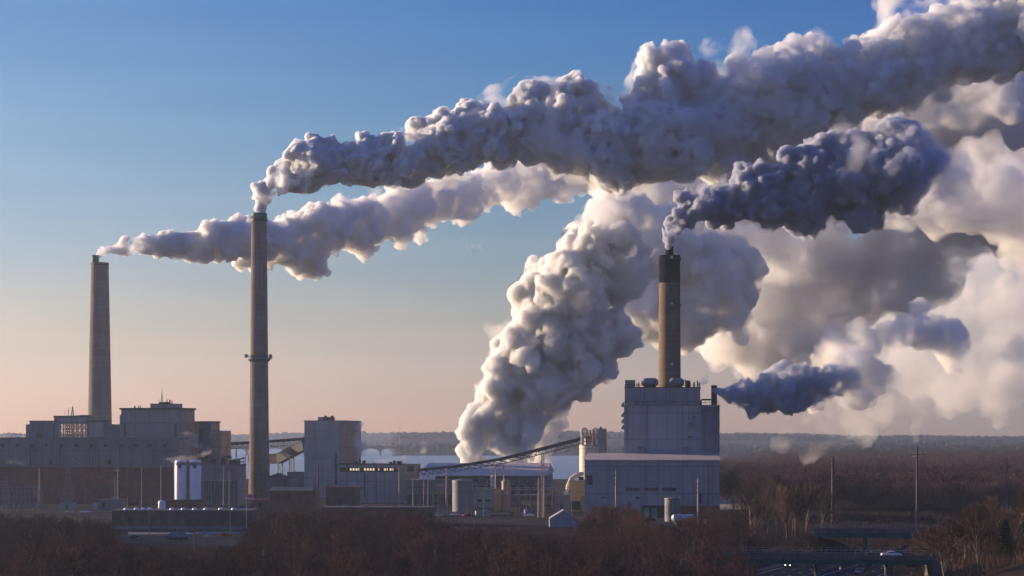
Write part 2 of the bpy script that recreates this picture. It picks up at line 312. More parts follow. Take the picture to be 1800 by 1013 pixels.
brush('roadside_brush', lambda rg, n: (lambda y, px: np.column_stack([X_(px, y), y]))(rg.uniform(600, 880, n), rg.uniform(1300, 1640, n)), 5000, 2.4, M['twig_y'], 5)

# the big bare wood beyond, one mass of thousands of trees
def wood(name, n, sample, hrange, m, nl, rr, seed, wide=1.2):
    rg = np.random.default_rng(seed); G = []
    for k in range(5):
        p0, p1, r0, r1, lv = grow(seed*10+k, nl, spread=.75); c = lv >= 1; G.append((p0[c], p1[c], lv[c]))
        if True: pass
    P = sample(rg, n); V = []; Fc = []; off = 0; z = terrain(P[:, 0], P[:, 1])
    for i in range(len(P)):
        p0, p1, lv = G[i % 5]; h = hrange[i] if isinstance(hrange, list) else rg.uniform(*hrange); a = rg.uniform(0, 6.28); R = np.array([[math.cos(a), -math.sin(a), 0], [math.sin(a), math.cos(a), 0], [0, 0, 1]])*np.array([[wide, wide, 1]])
        T = np.array([P[i, 0], P[i, 1], z[i]]); v, f = blades(p0@R.T*h+T, p1@R.T*h+T, np.where(lv == 1, rr*1.6, rr), i); V.append(v); Fc.append(f+off); off += len(v)
    return tag(np_mesh(name, np.concatenate(V), np.concatenate(Fc), m), kind='stuff')
wood('tree_thicket', len(extra), lambda rg, n: np.array([(x, y) for x, y, h in extra]), [h for x, y, h in extra], M['twig_r'], (9, 6, 5, 2), .03, 25, 1.2)
def wood_area(rg, n):
    y = 930+2300*rg.random(n*2)**1.7; px = rg.uniform(1262, 1860, n*2); ok = (X_(px, y) > .1*y)|(y < 1500); return np.column_stack([X_(px, y), y])[ok][:n]
wood('bare_wood', 2600, wood_area, (13, 18), M['forest'], (8, 5, 5), .13, 21, 1.5)
wood('wood_edge', 330, lambda rg, n: (lambda y, px: np.column_stack([X_(px, y), y]))(rg.uniform(880, 960, n), rg.uniform(1440, 1860, n)), (13.5, 15.5), M['forest'], (8, 5, 5), .08, 22, 1.2)

# far woods over the river: low swelling canopy with a ragged top
def canopy(name, x0, x1, y0, y1, hh, step, m, seed, zfun=None):
    xs = np.arange(x0, x1, step); yy = np.arange(y0, y1, step*1.6); A, B = np.meshgrid(xs, yy); rg = np.random.default_rng(seed)
    A = A+rg.uniform(-.4, .4, A.shape)*step; B = B+rg.uniform(-.4, .4, B.shape)*step; n = A.size; V, Fs = ico(1)
    g = np.array([mnoise.noise(Vector((a*.004, b*.004, seed))) for a, b in zip(A.ravel(), B.ravel())])
    h = hh*(.8+.35*g+rg.uniform(-.12, .16, n)); r = step*rg.uniform(.6, .95, n); z = terrain(A.ravel(), B.ravel())
    ok = z > -1.0; A = A.ravel()[ok]; B = B.ravel()[ok]; h, r, z = h[ok], r[ok], z[ok]; n = len(h)
    C = np.column_stack([A, B, z+h*.5]); v = C[:, None, :]+V[None]*np.stack([r, r, h*.52], 1)[:, None, :]+rg.normal(size=(n, len(V), 3))*step*.09
    return tag(np_mesh(name, v.reshape(-1, 3), (np.arange(n)[:, None, None]*len(V)+Fs[None]).reshape(-1, 3), m), kind='stuff')
_ico = {}
def ico(n):
    if n not in _ico:
        b = bmesh.new(); bmesh.ops.create_icosphere(b, subdivisions=n, radius=1); _ico[n] = (np.array([v.co[:] for v in b.verts]), np.array([[v.index for v in f.verts] for f in b.faces])); b.free()
    return _ico[n]
canopy('far_shore_wood', -1500, 1600, 4200, 4330, 20, 11, M['far'], 3)
canopy('far_hill_wood', -2200, 2400, 5450, 5700, 20, 15, M['far'], 4)
canopy('channel_shore_wood', -1150, -300, 6720, 6850, 22, 14, M['far'], 8)
canopy('distant_ridge_wood', -2800, 3400, 7600, 7900, 24, 22, M['far'], 5)
canopy('island_wood', X_(700, 3950), X_(1260, 3950), 3900, 4060, 24, 11, M['far'], 6)
canopy('shore_wood', X_(1240, 3300), X_(1900, 3300), 3200, 3500, 17, 13, M['far'], 7)
tag(MB().add([(X_(690, 3900), 3860, -2.3), (X_(1280, 3900), 3860, -2.3), (X_(1280, 4090), 4090, -2.3), (X_(690, 4090), 4090, -2.3)], [(0, 1, 2, 3)]).build('island_ground', M['soil']), kind='structure')

# ------------------------------------------------------------------ buildings
class Bld:
    """box building whose nearest vertical edge stands at photo column px1 and distance Y; the front runs left to px0, the side back to px2"""
    def __init__(s, name, px0, px1, Y, label, px2=None, th=14, d=20, cat='building', group=None):
        s.Y = Y; s.th = math.radians(th); s.Ax = X_(px1, Y); c, n = math.cos(s.th), math.sin(s.th); s.u = (-c, n); s.q = (n, c)
        s.w = -s.lx(px0)
        if px2 is not None:
            k = (px2-900)/F; s.d = (k*Y-s.Ax)/(s.q[0]-k*s.q[1])
        else: s.d = d
        s.root = empty(name, (s.Ax, Y, 0), label, cat, group, -s.th)
    def lx(s, px):
        k = (px-900)/F; return -((k*s.Y-s.Ax)/(s.u[0]-k*s.u[1]))
    def z(s, py, px=None):
        y = s.Y+(s.u[1]*-s.lx(px) if px is not None else 0); return Z_(py, y)
    def part(s, name, m, boxes, parent=None):
        b = MB()
        for q in boxes: b.box(*q)
        return b.build(name, m, parent or s.root)
    def each(s, name, m, boxes):
        for q in boxes: s.part(name, m, [q])
    def win(s, name, px0, py0, px1, py1, m=None, out=.15, parent=None):
        return s.part(name, m or M['window'], [(s.lx(px0), s.lx(px1), -out, .2, s.z(py1, px0), s.z(py0, px0))], parent)

# --- turbine hall at the left
b = Bld('turbine_hall', -60, 313, 1000, 'long grey clad hall over a red brick lower wall at the far left', px2=331, th=9)
zc = b.z(822); zt = b.z(772)
b.part('brick_wall', M['brick'], [(-b.w+.3, -.3, .3, b.d-.3, -1, zc)])
b.part('upper_wall', M['clad_d'], [(-b.w, 0, 0, b.d, zc, zt)])
b.part('roof', M['roof_g'], [(-b.w-.3, .3, -.3, b.d+.3, zt, zt+.8)])
b.part('side_warm_light', M['tan'], [(.003, .25, .4, b.d-.4, zc+.5, zt-.5)])  # right face painted tan in place of warm bounced light
for k, px in enumerate(range(1, 300, 26)): b.win('window', px, 781, px+6, 786)
for px in (53, 106, 157, 210): b.part('downpipe', M['dark'], [(b.lx(px), b.lx(px)+.5, -.3, 0, zc+1, zt-4)])
b.part('louvre_band', M['dark'], [(b.lx(190), b.lx(196), -.2, .1, zc+1.5, zc+4), (b.lx(86), b.lx(92), -.2, .1, zc+1, zc+4)])
# --- stepped blocks on and behind the hall
b = Bld('plant_block', 52, 92, 1080, 'grey rooftop block at the far left end above the long hall', px2=100, th=12); z0 = b.z(774)-6
b.part('wall', M['clad_d'], [(-b.w, 0, 0, b.d, z0-20, b.z(741))]); b.part('roof', M['dark'], [(-b.w-.3, .3, -.3, b.d+.3, b.z(741), b.z(739.5))])
b.part('annex', M['clad_d'], [(b.lx(44), -b.w-.05, 1, b.d-1, z0-20, b.z(746))]); b.win('louvre', 63, 762, 76, 770, M['dark'])
b.part('side_annex', M['clad'], [(.05, 3, 2, b.d-1, z0-20, b.z(746))])
b = Bld('filter_block', 153, 183, 1080, 'grey block with dark upper panel between the coal gallery and the boiler house', px2=191, th=12)
b.part('wall', M['clad_d'], [(-b.w, 0, 0, b.d, 5, b.z(741))]); b.part('roof', M['dark'], [(-b.w-.3, .3, -.3, b.d+.3, b.z(741), b.z(739))]); b.win('panel', 157, 744, 182, 768, M['clad_b'], .1)
b.part('low_annex', M['clad_d'], [(.1, b.w*.75, 1.5, b.d-1.5, 5, b.z(746))])
b = Bld('transfer_house', 95, 152, 1100, 'raised coal gallery on an open lattice between grey rooftop blocks', th=12, d=9, cat='gallery')
zb, zt = b.z(746), b.z(734)
b.part('gallery', M['clad'], [(-b.w, 0, 0, b.d, zb, zt)])
b.part('roof', M['roof_g'], []) if 0 else MB().prism([(-b.w-.3, zt), (.3, zt), (.3, zt+.5), (b.lx(147), b.z(729.5)), (b.lx(141), b.z(730)), (b.lx(128), zt+1), (-b.w-.3, zt+1)], 'y', -.3, b.d+.3).build('roof', M['roof_g'], b.root)
m = MB(); xs = [b.lx(p) for p in (104, 111, 118, 126, 134, 142, 150)]
for x in xs:
    for y in (.5, b.d-.5): m.tube((x, y, 0), (x, y, zb), .35)
for x0, x1 in zip(xs, xs[1:]):
    for lv in range(3):
        za, zb2 = zb-3-lv*3.4, zb-lv*3.4
        for y in (.5, b.d-.5): m.tube((x0, y, za), (x1, y, zb2), .18); m.tube((x0, y, zb2), (x1, y, za), .18); m.tube((x0, y, za), (x1, y, za), .22)
m.build('lattice', M['pipe'], b.root)
m = MB(); x0, z0 = b.lx(124), b.z(734)
m.tube((x0-1.2, 3, z0-1), (x0-.2, 3, b.z(714)), .3, .2); m.tube((x0+.6, 3, z0-1), (x0-.1, 3, b.z(714.5)), .35, .25); m.tube((x0-5, 3, z0-1), (x0-4.6, 3, z0+4), .15); m.tube((x0-2.6, 3, z0-1), (x0-2.6, 3, z0+5), .2)
for k in range(5): m.tube((x0-1.1+.15*k, 3, z0+k*1.2), (x0+.5-.1*k, 3, z0+k*1.2+.6), .1)
m.build('vent_mast', M['pipe'], b.root)
# --- boiler house
b = Bld('boiler_house', 213, 315, 1130, 'large stepped grey boiler house with warm-light-tinted right side and mast on its roof', px2=342, th=14)
zt = b.z(720)
b.part('wall', M['clad'], [(-b.w, 0, 0, b.d, -1, zt)]); b.part('roof', M['dark'], [(-b.w-.8, .8, -.8, b.d+.8, zt, zt+1)])
b.part('side_warm_light', M['tan'], [(.003, .3, .5, b.d-.5, 20, zt-1)])  # warm light on the right face put into a tan slab
b.part('shoulder', M['clad_d'], [(b.lx(209), -b.w-.05, 1, b.d-1, -1, b.z(729))])
b.part('penthouse', M['clad'], [(b.lx(263), b.lx(303), 1, 14, zt+1.05, b.z(710.5))]); b.part('penthouse_roof', M['dark'], [(b.lx(263)-.4, b.lx(303)+.4, .6, 14.4, b.z(710.5), b.z(709.5))])
b.part('cornice', M['dark'], [(-b.w+.5, -.5, -.25, 0, b.z(744), b.z(743))])
b.win('louvre', 217.5, 745, 221, 769, M['dark']); b.win('louvre', 307, 745, 310.5, 770, M['dark'])
m = MB()
for px, y0, r in ((233, 713, .5), (240, 712.5, .3), (243, 713, .3)): m.tube((b.lx(px), 3, zt), (b.lx(px), 3, b.z(y0)), r)
m.build('roof_vent', M['dark'], b.root)
m = MB()
for px, y0, r in ((272, 702, .15), (286, 702, .3), (291, 702.5, .45), (294.5, 704, .3)): m.tube((b.lx(px), 6, b.z(710)), (b.lx(px), 6, b.z(y0)), r)
m.box(b.lx(275), b.lx(288), 4, 8, b.z(709.5), b.z(706.5)); m.build('roof_vent', M['dark'], b.root)
m = MB(); x = b.lx(277); z0, z1 = b.z(706.5), b.z(673)
for dx in (-.6, .6): m.tube((x+dx, 6, z0), (x, 6, z0+(z1-z0)*.55), .12)
m.tube((x, 6, z0), (x, 6, z1), .16, .05)
for k in range(6): m.tube((x-.55+.08*k, 6, z0+1+k), (x+.55-.08*k, 6, z0+1.6+k), .07)
m.build('antenna_mast', M['pipe'], b.root)
b = Bld('coal_bunker_house', 342, 370, 1150, 'grey block with warm-light-tinted right side stepping down right of the boiler house', px2=386, th=14)
zt = b.z(743); b.part('wall', M['clad_d'], [(-b.w, 0, 0, b.d, -1, zt)]); b.part('roof', M['dark'], [(-b.w-.5, .5, -.5, b.d+.5, zt, zt+.8)]); b.part('side_warm_light', M['tan'], [(.003, .3, .5, b.d-.5, 0, zt-.6)])  # tan slab on the right face paints in warm light
b.part('annex', M['tan'], [(.5, 5.5, 2, b.d+4, -1, b.z(757))])
b.part('duct', M['dark'], [(b.lx(352), b.lx(357), -2, 0, b.z(800), b.z(752)), (b.lx(345), b.lx(365), -3, -.1, b.z(806), b.z(800))])
# tangle of ducts and steelwork right of it
t = empty('pipe_rack', (X_(404, 1120), 1120, 0), 'tangle of brown pipes, ducts and platforms between the grey block and the tall middle stack', 'pipework'); rg = random.Random(5)
m = MB(); m2 = MB(); m3 = MB()
for i in range(34):
    x, y, h = rg.uniform(-5, 8), rg.uniform(-3, 6), rg.uniform(12, 24)*(1 if i % 3 else 1.25); m.tube((x, y, 0), (x, y, h), rg.uniform(.12, .35))
for i in range(22):
    x, y, z = rg.uniform(-5, 4), rg.uniform(-3, 6), rg.uniform(3, 24); m2.tube((x, y, z), (x+rg.uniform(2, 6), y+rg.uniform(-2, 2), z+rg.uniform(-1.5, 1.5)), rg.uniform(.15, .45))
for i in range(9): x, y, z = rg.uniform(-5, 3), rg.uniform(-3, 4), 3+i*2.4; m3.box(x, x+rg.uniform(2, 5), y, y+3, z, z+rg.uniform(.4, 2))
m.build('column', M['pipe'], t); m2.build('pipe', M['steel'], t); m3.build('platform', M['dark'], t)

# --- chimneys
def chimney(name, px, Y, ytop, prof, m, label, flue=None, rings=(), z0=0):
    t = empty(name, (X_(px, Y), Y, z0), label, 'chimney')
    zt = Z_(ytop, Y)-z0; pr = [(r/F*Y, (Z_(y, Y)-z0 if y is not None else -1)) for y, r in prof]
    MB().lathe(pr+[(pr[-1][0]*.8, pr[-1][1]), (pr[-1][0]*.8, pr[-1][1]-6)], n=48, caps=False).build('shaft', m, t, True)
    for y, r, hh, nm, mm in rings:
        z = Z_(y, Y)-z0; r = r/F*Y; ri = float(np.interp(z, [p[1] for p in pr], [p[0] for p in pr]))
        o = MB().lathe([(ri+.02, z), (r, z), (r, z+hh), (ri+.02, z+hh)], n=48, caps=False).build(nm, mm, t, True)
        if nm == 'platform':
            g = MB()
            for k in range(20):
                a = 2*math.pi*k/20; g.tube((r*math.cos(a), r*math.sin(a), z+hh), (r*math.cos(a), r*math.sin(a), z+hh+1.3), .06)
            for k in range(20):
                a, c = 2*math.pi*k/20, 2*math.pi*(k+1)/20
                for q in (.7, 1.3): g.tube((r*math.cos(a), r*math.sin(a), z+hh+q), (r*math.cos(c), r*math.sin(c), z+hh+q), .06)
            g.build('railing', M['dark'], o)
    return t
t = chimney('chimney', 455.5, 1166, 375, [(None, 18.6), (800, 17.4), (625, 15.6), (378, 13.4), (375, 13.4)], M['conc'], 'tallest slender grey chimney with a platform ring halfway up',
    rings=((390, 15.2, 1.4, 'platform', M['dark']), (380, 14.2, 1.4, 'rim', M['green'])))
m_ = [(632, 21.5, .5, 'platform', M['steel'])]
z = Z_(632, 1166); r = 23/F*1166
o = MB().lathe([(5.2, z-1.6), (r*.86, z-.3), (r*.86, z+.3), (5.2, z+.3)], n=48, caps=False).build('bracket', M['dark'], t, True)
o = MB().lathe([(5.2, z+.3), (r, z+.3), (r, z+.8), (5.2, z+.8)], n=48, caps=False).build('platform', M['steel'], t, True)
g = MB()
for k in range(24):
    a, c = 2*math.pi*k/24, 2*math.pi*(k+1)/24; p = (r*math.cos(a), r*math.sin(a)); q = (r*math.cos(c), r*math.sin(c)); g.tube((*p, z+.8), (*p, z+2), .08)
    for hh in (1.4, 2): g.tube((*p, z+hh), (*q, z+hh), .07)
g.build('railing', M['dark'], o)
m = MB()
for a in (-2.75, -.4): m.box(r*math.cos(a)-.9, r*math.cos(a)+.9, r*math.sin(a)-.7, r*math.sin(a)+.7, z+.85, z+2.9)
m.build('beacon_box', M['steel'], t)
g = MB(); a = -2.2                                      # caged ladder up the shaft
for k in range(60):
    z0, z1 = 2+k*2.65, 2+(k+1)*2.65; f = lambda z: float(np.interp(z, [0, 130, 165], [6.2, 4.8, 4.5]))+.25
    g.tube((f(z0)*math.cos(a), f(z0)*math.sin(a), z0), (f(z1)*math.cos(a), f(z1)*math.sin(a), z1), .11)
g.build('ladder', M['dark'], t)
t = chimney('chimney', 175.5, 1440, 462, [(None, 22.6), (740, 20.6), (600, 17.9), (464, 15.2), (462, 15.2)], M['conc'], 'pale grey tapering chimney at the far left with a small flue standing above its rim',
    rings=((467, 15.8, .5, 'platform', M['dark']),))
Y = 1440; zz = Z_(462, Y); rr = 6.6/F*Y
MB().lathe([(rr, zz-6), (rr, Z_(450.5, Y)), (rr+.25, Z_(450.5, Y)), (rr+.25, Z_(449, Y)), (rr*.8, Z_(449, Y)), (rr*.8, zz)], cx=-1.45*rr+.6, n=32, caps=False).build('flue', M['green'], t, True)
MB().lathe([(6, zz-.6), (.2, zz-.5)], n=32, caps=False).build('cap', M['dark'], t)
YS = 852
t = chimney('chimney', 1177, YS, 449, [(None, 20.3), (680, 19.6), (600, 19.2), (497.2, 18.6), (497, 18.6)], M['conc_t'], 'brown banded chimney with black top rising from the roof of the pale main building')
r0 = 18.6/F*YS+.05; Z = lambda y: Z_(y, YS)
MB().lathe([(r0-.3, Z(498)), (r0, Z(498)), (r0, Z(449.5)), (1, Z(449))], n=48, caps=False).build('black_top', M['black'], t, True)
MB().lathe([(7/F*YS, Z(449)), (7/F*YS, Z(434.5)), (7.6/F*YS, Z(434.5)), (7.6/F*YS, Z(433)), (5.8/F*YS, Z(433)), (5.8/F*YS, Z(440))], n=32, caps=False).build('flue', M['black'], t, True)
for y in (454, 535, 641):
    o = MB().box(-.7+.6, .7+.6, -r0-.45, -r0+.2, Z(y)-.7, Z(y)+.7).build('beacon_box', M['steel'], t)
    MB().box(-.3+.6, .3+.6, -r0-.6, -r0-.45, Z(y)-.3, Z(y)+.3).build('lamp', M['white'], o)
for y in (454, 535): MB().box(r0-.2, r0+.4, -1, 0, Z(y+2)-.6, Z(y+2)+.6).build('beacon_box', M['steel'], t)
for y in (520, 548, 575, 602, 629, 655): MB().lathe([(r0+.02, Z(y)), (r0+.10, Z(y)), (r0+.12, Z(y)+.35), (r0+.02, Z(y)+.35)], n=48, caps=False).build('band', M['conc_t'], t, True)

# --- silos on a brick base
b = Bld('brick_plinth', 290, 355, 905, 'plain red brick plinth building carrying the two white silos', th=0, d=9); zt = Z_(878.5, 905)
b.part('wall', M['brick'], [(-b.w, 0, 0, 9, -1, zt-.5)]); b.part('parapet', M['brick_d'], [(-b.w-.15, .15, -.15, 9.15, zt-.5, zt)]); b.win('door', 320, 888, 323, 899, M['dark'])
for px, lab in ((317.5, 'left of the two tall white silos on the brick plinth'), (343.5, 'right of the two tall white silos on the brick plinth')):
    Y = 909; t = empty('silo', (X_(px, Y), Y, zt), lab, 'silo', 'white silos'); r = 10.2/F*Y; h = Z_(812, Y)-zt
    MB().lathe([(r, .003), (r, h), (r*.9, h+.6), (.3, h+1)], n=32).build('shell', M['white'], t, True)
    MB().lathe([(r+.05, h-1.6), (r+.08, h-1.6), (r+.08, h-.2), (r+.05, h-.2)], n=32, caps=False).build('rim', M['steel'], t, True)
    d = MB().lathe([(.95, 0), (.95, .15)], n=20); d.v = [(x, -r-.12+z_, z+h-2.0) for x, z, z_ in d.v]; d.build('emblem', M['blue'], t)
    g = MB(); g.tube((-r-.35, -.3, 0), (-r-.35, -.3, h+1), .12); g.tube((-r-.35, .4, 0), (-r-.35, .4, h+1), .12)
    for k in range(int(h*1.2)): g.tube((-r-.35, -.3, k/1.2), (-r-.35, .4, k/1.2), .05)
    g.build('ladder', M['steel'], t)
    g = MB(); g.tube((.5, 0, h+.8), (.5, 0, h+2), .2)
    for k in range(10):
        a, c = 2*math.pi*k/10, 2*math.pi*(k+1)/10; g.tube((r*.9*math.cos(a), r*.9*math.sin(a), h+.5), (r*.9*math.cos(a), r*.9*math.sin(a), h+1.6), .05); g.tube((r*.9*math.cos(a), r*.9*math.sin(a), h+1.6), (r*.9*math.cos(c), r*.9*math.sin(c), h+1.6), .05)
    g.build('railing', M['steel'], t)
Y = 890; t = empty('storage_tank', (X_(284.5, Y), Y, 0), 'small white domed tank beside the brick plinth of the silos', 'tank'); r = 6.6/F*Y; h = Z_(883, Y)
MB().lathe([(r, 0), (r, h), (r*.8, h+.6), (r*.3, h+.9), (.05, h+1)], n=24).build('shell', M['white'], t, True); MB().lathe([(r+.1, .5), (r+.1, .8), (r+.02, .8)], n=24, caps=False).build('band', M['steel'], t)
# ribbed grey shed behind silos
b = Bld('ribbed_shed', 352, 418, 985, 'low grey ribbed shed between the white silos and the tall middle stack', px2=432, th=16); zt = b.z(818)
b.part('wall', M['clad_d'], [(-b.w, 0, 0, b.d, -1, zt)]); b.part('roof', M['roof_g'], [(-b.w-.3, .3, -.3, b.d+.3, zt, zt+.5)])
b.part('rib', M['dark'], [(b.lx(p), b.lx(p)+.35, -.3, 0, 1, b.z(846)) for p in range(354, 418, 5)]); b.part('canopy', M['steel'], [(-b.w+2, -2, -2, -.01, b.z(846), b.z(844))]); b.part('side_warm_light', M['tan'], [(.003, .2, .3, b.d-.3, 0, zt-.5)])  # right end coloured tan to paint in warm light
b.each('vent', M['dark'], [(b.lx(365), b.lx(371), 3, 6, zt+.55, zt+3), (b.lx(384), b.lx(388), 3, 6, zt+.55, zt+4), (b.lx(400), b.lx(412), 2, 7, zt+.55, zt+2.5)])
# long low brick office
b = Bld('brick_office', 197, 440, 712, 'long low brick building with a row of tall windows and small white roof domes', th=0, d=16); zt = b.z(899)
b.part('wall', M['brick_d'], [(-b.w, 0, 0, 16, -1, zt)]); b.part('roof', M['roof_g'], [(-b.w-.4, .4, -.4, 16.4, zt, zt+.4)])
for k, px in enumerate(range(206, 436, 20)): w_ = b.win('window', px, 908, px+6, 921); b.part('frame', M['steel'], [(b.lx(px+2.8), b.lx(px+3.3), -.2, -.151, b.z(921), b.z(908))], w_)
b.part('lower_band', M['clad_d'], [(-b.w+.2, -.2, -.2, 0, b.z(930), b.z(925))])
for px in (218, 236, 248, 260, 299, 319, 339, 359, 385, 408): m = MB().lathe([(.9, zt+.42), (.85, zt+.8), (.5, zt+1.1), (.05, zt+1.2)], cx=b.lx(px), cy=4, n=12).build('roof_dome', M['white'], b.root, True)
# guard house with hipped roof
b = Bld('guard_house', 292, 326, 655, 'small dark guard house with hipped roof beside the access road', th=0, d=5, cat='hut'); zt = b.z(944)
b.part('wall', M['brick_d'], [(-b.w, 0, 0, 5, -.5, zt)])
MB().add([(-b.w-1.2, -1.2, zt), (1.2, -1.2, zt), (1.2, 6.2, zt), (-b.w-1.2, 6.2, zt), (-b.w+1.4, 2.5, zt+1.3), (-1.4, 2.5, zt+1.3)], [(0, 1, 5, 4), (1, 2, 5), (2, 3, 4, 5), (3, 0, 4), (0, 3, 2, 1)]).build('roof', M['roof_g'], b.root)
for p in (297, 306, 315): b.win('window', p, 947, p+5, 953)
# brick sheds right of the flag
b = Bld('brick_shed', 475, 548, 860, 'red brick gabled shed with two small windows left of the tall grey tower', px2=557, th=10); zt = b.z(863)
b.part('wall', M['brick'], [(-b.w, 0, 0, b.d, -1, zt)]); MB().prism([(-.4, zt), (b.d+.4, zt), (b.d/2, zt+1.6)], 'x', -b.w-.4, .4).build('roof', M['roof_g'], b.root)
b.win('window', 486, 870, 491, 875); b.win('window', 505, 870, 510, 875); b.part('annex', M['brick_d'], [(b.lx(443), -b.w-.05, .5, b.d-1, -1, b.z(880))]); b.win('window', 455, 884, 459, 892)
b = Bld('brick_block', 573, 625, 875, 'dark red brick block below the tall grey tower', th=4, d=14); zt = b.z(859)
b.part('wall', M['brick_d'], [(-b.w, 0, 0, 14, -1, zt)]); b.part('parapet', M['brick'], [(-b.w-.2, .2, -.2, 14.2, zt, zt+.5)]); b.win('door', 596, 876, 601, 888, M['dark'])
b = Bld('low_shed', 566, 760, 770, 'long low flat brown shed half hidden behind the foreground trees', th=2, d=12); zt = b.z(893)
b.part('wall', M['brick_d'], [(-b.w, 0, 0, 12, -1, zt)]); b.part('roof', M['roof_g'], [(-b.w-.2, .2, -.2, 12.2, zt, zt+.3)]); b.each('vent', M['steel'], [(b.lx(p), b.lx(p)+1, 3, 4, zt+.31, zt+1) for p in (600, 640, 690, 730)])

# --- tall grey tower block
b = Bld('tower_block', 535, 597, 1100, 'tall plain grey tower block with warm-light-tinted right side left of the centre', px2=634, th=20); zt = b.z(741)
b.part('wall', M['clad_b'], [(-b.w, 0, 0, b.d, -1, zt)]); b.part('roof', M['steel'], [(-b.w-.2, .2, -.2, b.d+.2, zt, zt+.6)])
b.part('side_warm_light', M['tan'], [(.003, .25, .2, b.d-.2, 0, zt-.4)])  # tower's right face coloured warm, standing in for bounced light
b.part('penthouse', M['clad'], [(b.lx(556), b.lx(574), 2, 8, zt+.61, b.z(733))])
for p0, p1 in ((567, 574), (579, 586)):
    o = b.part('fan_unit', M['dark'], [(b.lx(p0), b.lx(p1), .4, 1.9, zt+.62, zt+2.4)]); MB().lathe([(.7, zt+2.4), (.8, zt+3.2), (.5, zt+3.2)], cx=b.lx((p0+p1)/2), cy=1.1, n=16, caps=False).build('fan', M['black'], o)
b.part('stair_shaft', M['dark'], [(b.lx(589), b.lx(592.5), -.25, 0, b.z(852), b.z(797))])
b.part('landing', M['steel'], [(b.lx(588), b.lx(593.5), -.7, -.26, b.z(y), b.z(y)+.4) for y in range(801, 850, 7)])
b.part('seam', M['steel'], [(-b.w, 0, -.08, 0, b.z(y), b.z(y)+.3) for y in (758, 780, 803, 828)])
# --- control building with lit windows
b = Bld('control_building', 597, 712, 1020, 'wide pale blue-grey building with a dark band of partly lit windows right of the tower', px2=716, th=6); zt = b.z(817)
b.part('wall', M['clad_b'], [(-b.w, 0, 0, b.d, -1, zt)]); b.part('roof', M['dark'], [(-b.w-.4, .4, -.4, b.d+.4, zt, zt+.5)])
wb = b.part('window_band', M['window'], [(b.lx(598), b.lx(703), -.2, .1, b.z(830), b.z(822))]); rg = random.Random(3)
for p in range(615, 700, 5):
    if rg.random() < .72: b.part('lit_pane', M['lit'], [(b.lx(p), b.lx(p+rg.choice([1.6, 2.6, 3.4])), -.25, -.201, b.z(827.5), b.z(823.5))], wb)
b.each('vent', M['dark'], [(b.lx(p0), b.lx(p1), 3, 5, zt+.51, b.z(y)) for p0, p1, y in ((620, 626, 812), (629, 631.5, 807), (635, 640, 810), (654, 658, 814), (683, 687, 812), (689, 693, 810), (696, 704, 811))])
b.part('pipe_bridge', M['dark'], [(b.lx(p), b.lx(p)+.4, -.5, 0, 2, b.z(832)) for p in (640, 712)]); b.win('louvre', 631, 856, 635, 859, M['dark'])
b = Bld('louvred_house', 710, 735, 1010, 'small brown louvred building right of the building with lit windows', th=4, d=10); zt = b.z(817)
b.part('wall', M['tan'], [(-b.w, 0, 0, 10, -1, zt)]); b.part('roof', M['roof_g'], [(-b.w-.2, .2, -.2, 10.2, zt, zt+.3)]); b.win('louvre', 716, 820, 727, 829, M['dark'])
b = Bld('long_annex', 713, 793, 985, 'low grey annex with dark open bays in front of the beige roofed hall', th=3, d=14); zt = b.z(845)
b.part('wall', M['clad_d'], [(-b.w, 0, 0, 14, -1, zt)]); b.part('roof', M['roof_g'], [(-b.w-.2, .2, -.2, 14.2, zt, zt+.4)]); b.part('bay', M['dark'], [(b.lx(p), b.lx(p+8), -.1, .1, .5, b.z(870)) for p in range(716, 790, 12)]); b.win('panel', 764, 850, 782, 868, M['tan'])
b.part('white_hut', M['white'], [(b.lx(736), b.lx(763), 3, 7, zt+.41, b.z(830))])
# --- beige roofed hall
b = Bld('coal_hall', 735, 958, 1060, 'long hall with beige pitched roof and dark eaves under the rising conveyor', px2=966, th=3); ze, zr = b.z(836), b.z(815)-.6; d2 = 130
b.part('wall', M['clad_d'], [(-b.w, 0, 0, d2, -1, ze-1.2)])
MB().prism([(-.8, ze), (d2/2, zr), (d2+.8, ze), (d2+.8, ze-.3), (-.8, ze-.3)], 'x', -b.w-.5, .8).build('roof', M['roof'], b.root)
b.part('eave_band', M['dark'], [(-b.w+.1, -.1, -.35, -.01, ze-3.6, ze-.35)])
b.part('bay', M['dark'], [(b.lx(p), b.lx(p+9), -.12, .1, 3, 8) for p in range(800, 955, 14)]); b.win('door', 906, 849, 910, 853, M['dark']); b.win('door', 926, 849, 930, 853, M['dark'])
b.part('pipe_run', M['steel'], [(b.lx(840), b.lx(955), -3, -2.6, b.z(846), b.z(845)), (b.lx(840), b.lx(955), -3, -2.6, b.z(842.6), b.z(842))])
b.part('pipe_post', M['steel'], [(b.lx(p), b.lx(p)+.3, -3.1, -2.5, 0, b.z(842)) for p in range(842, 955, 14)])
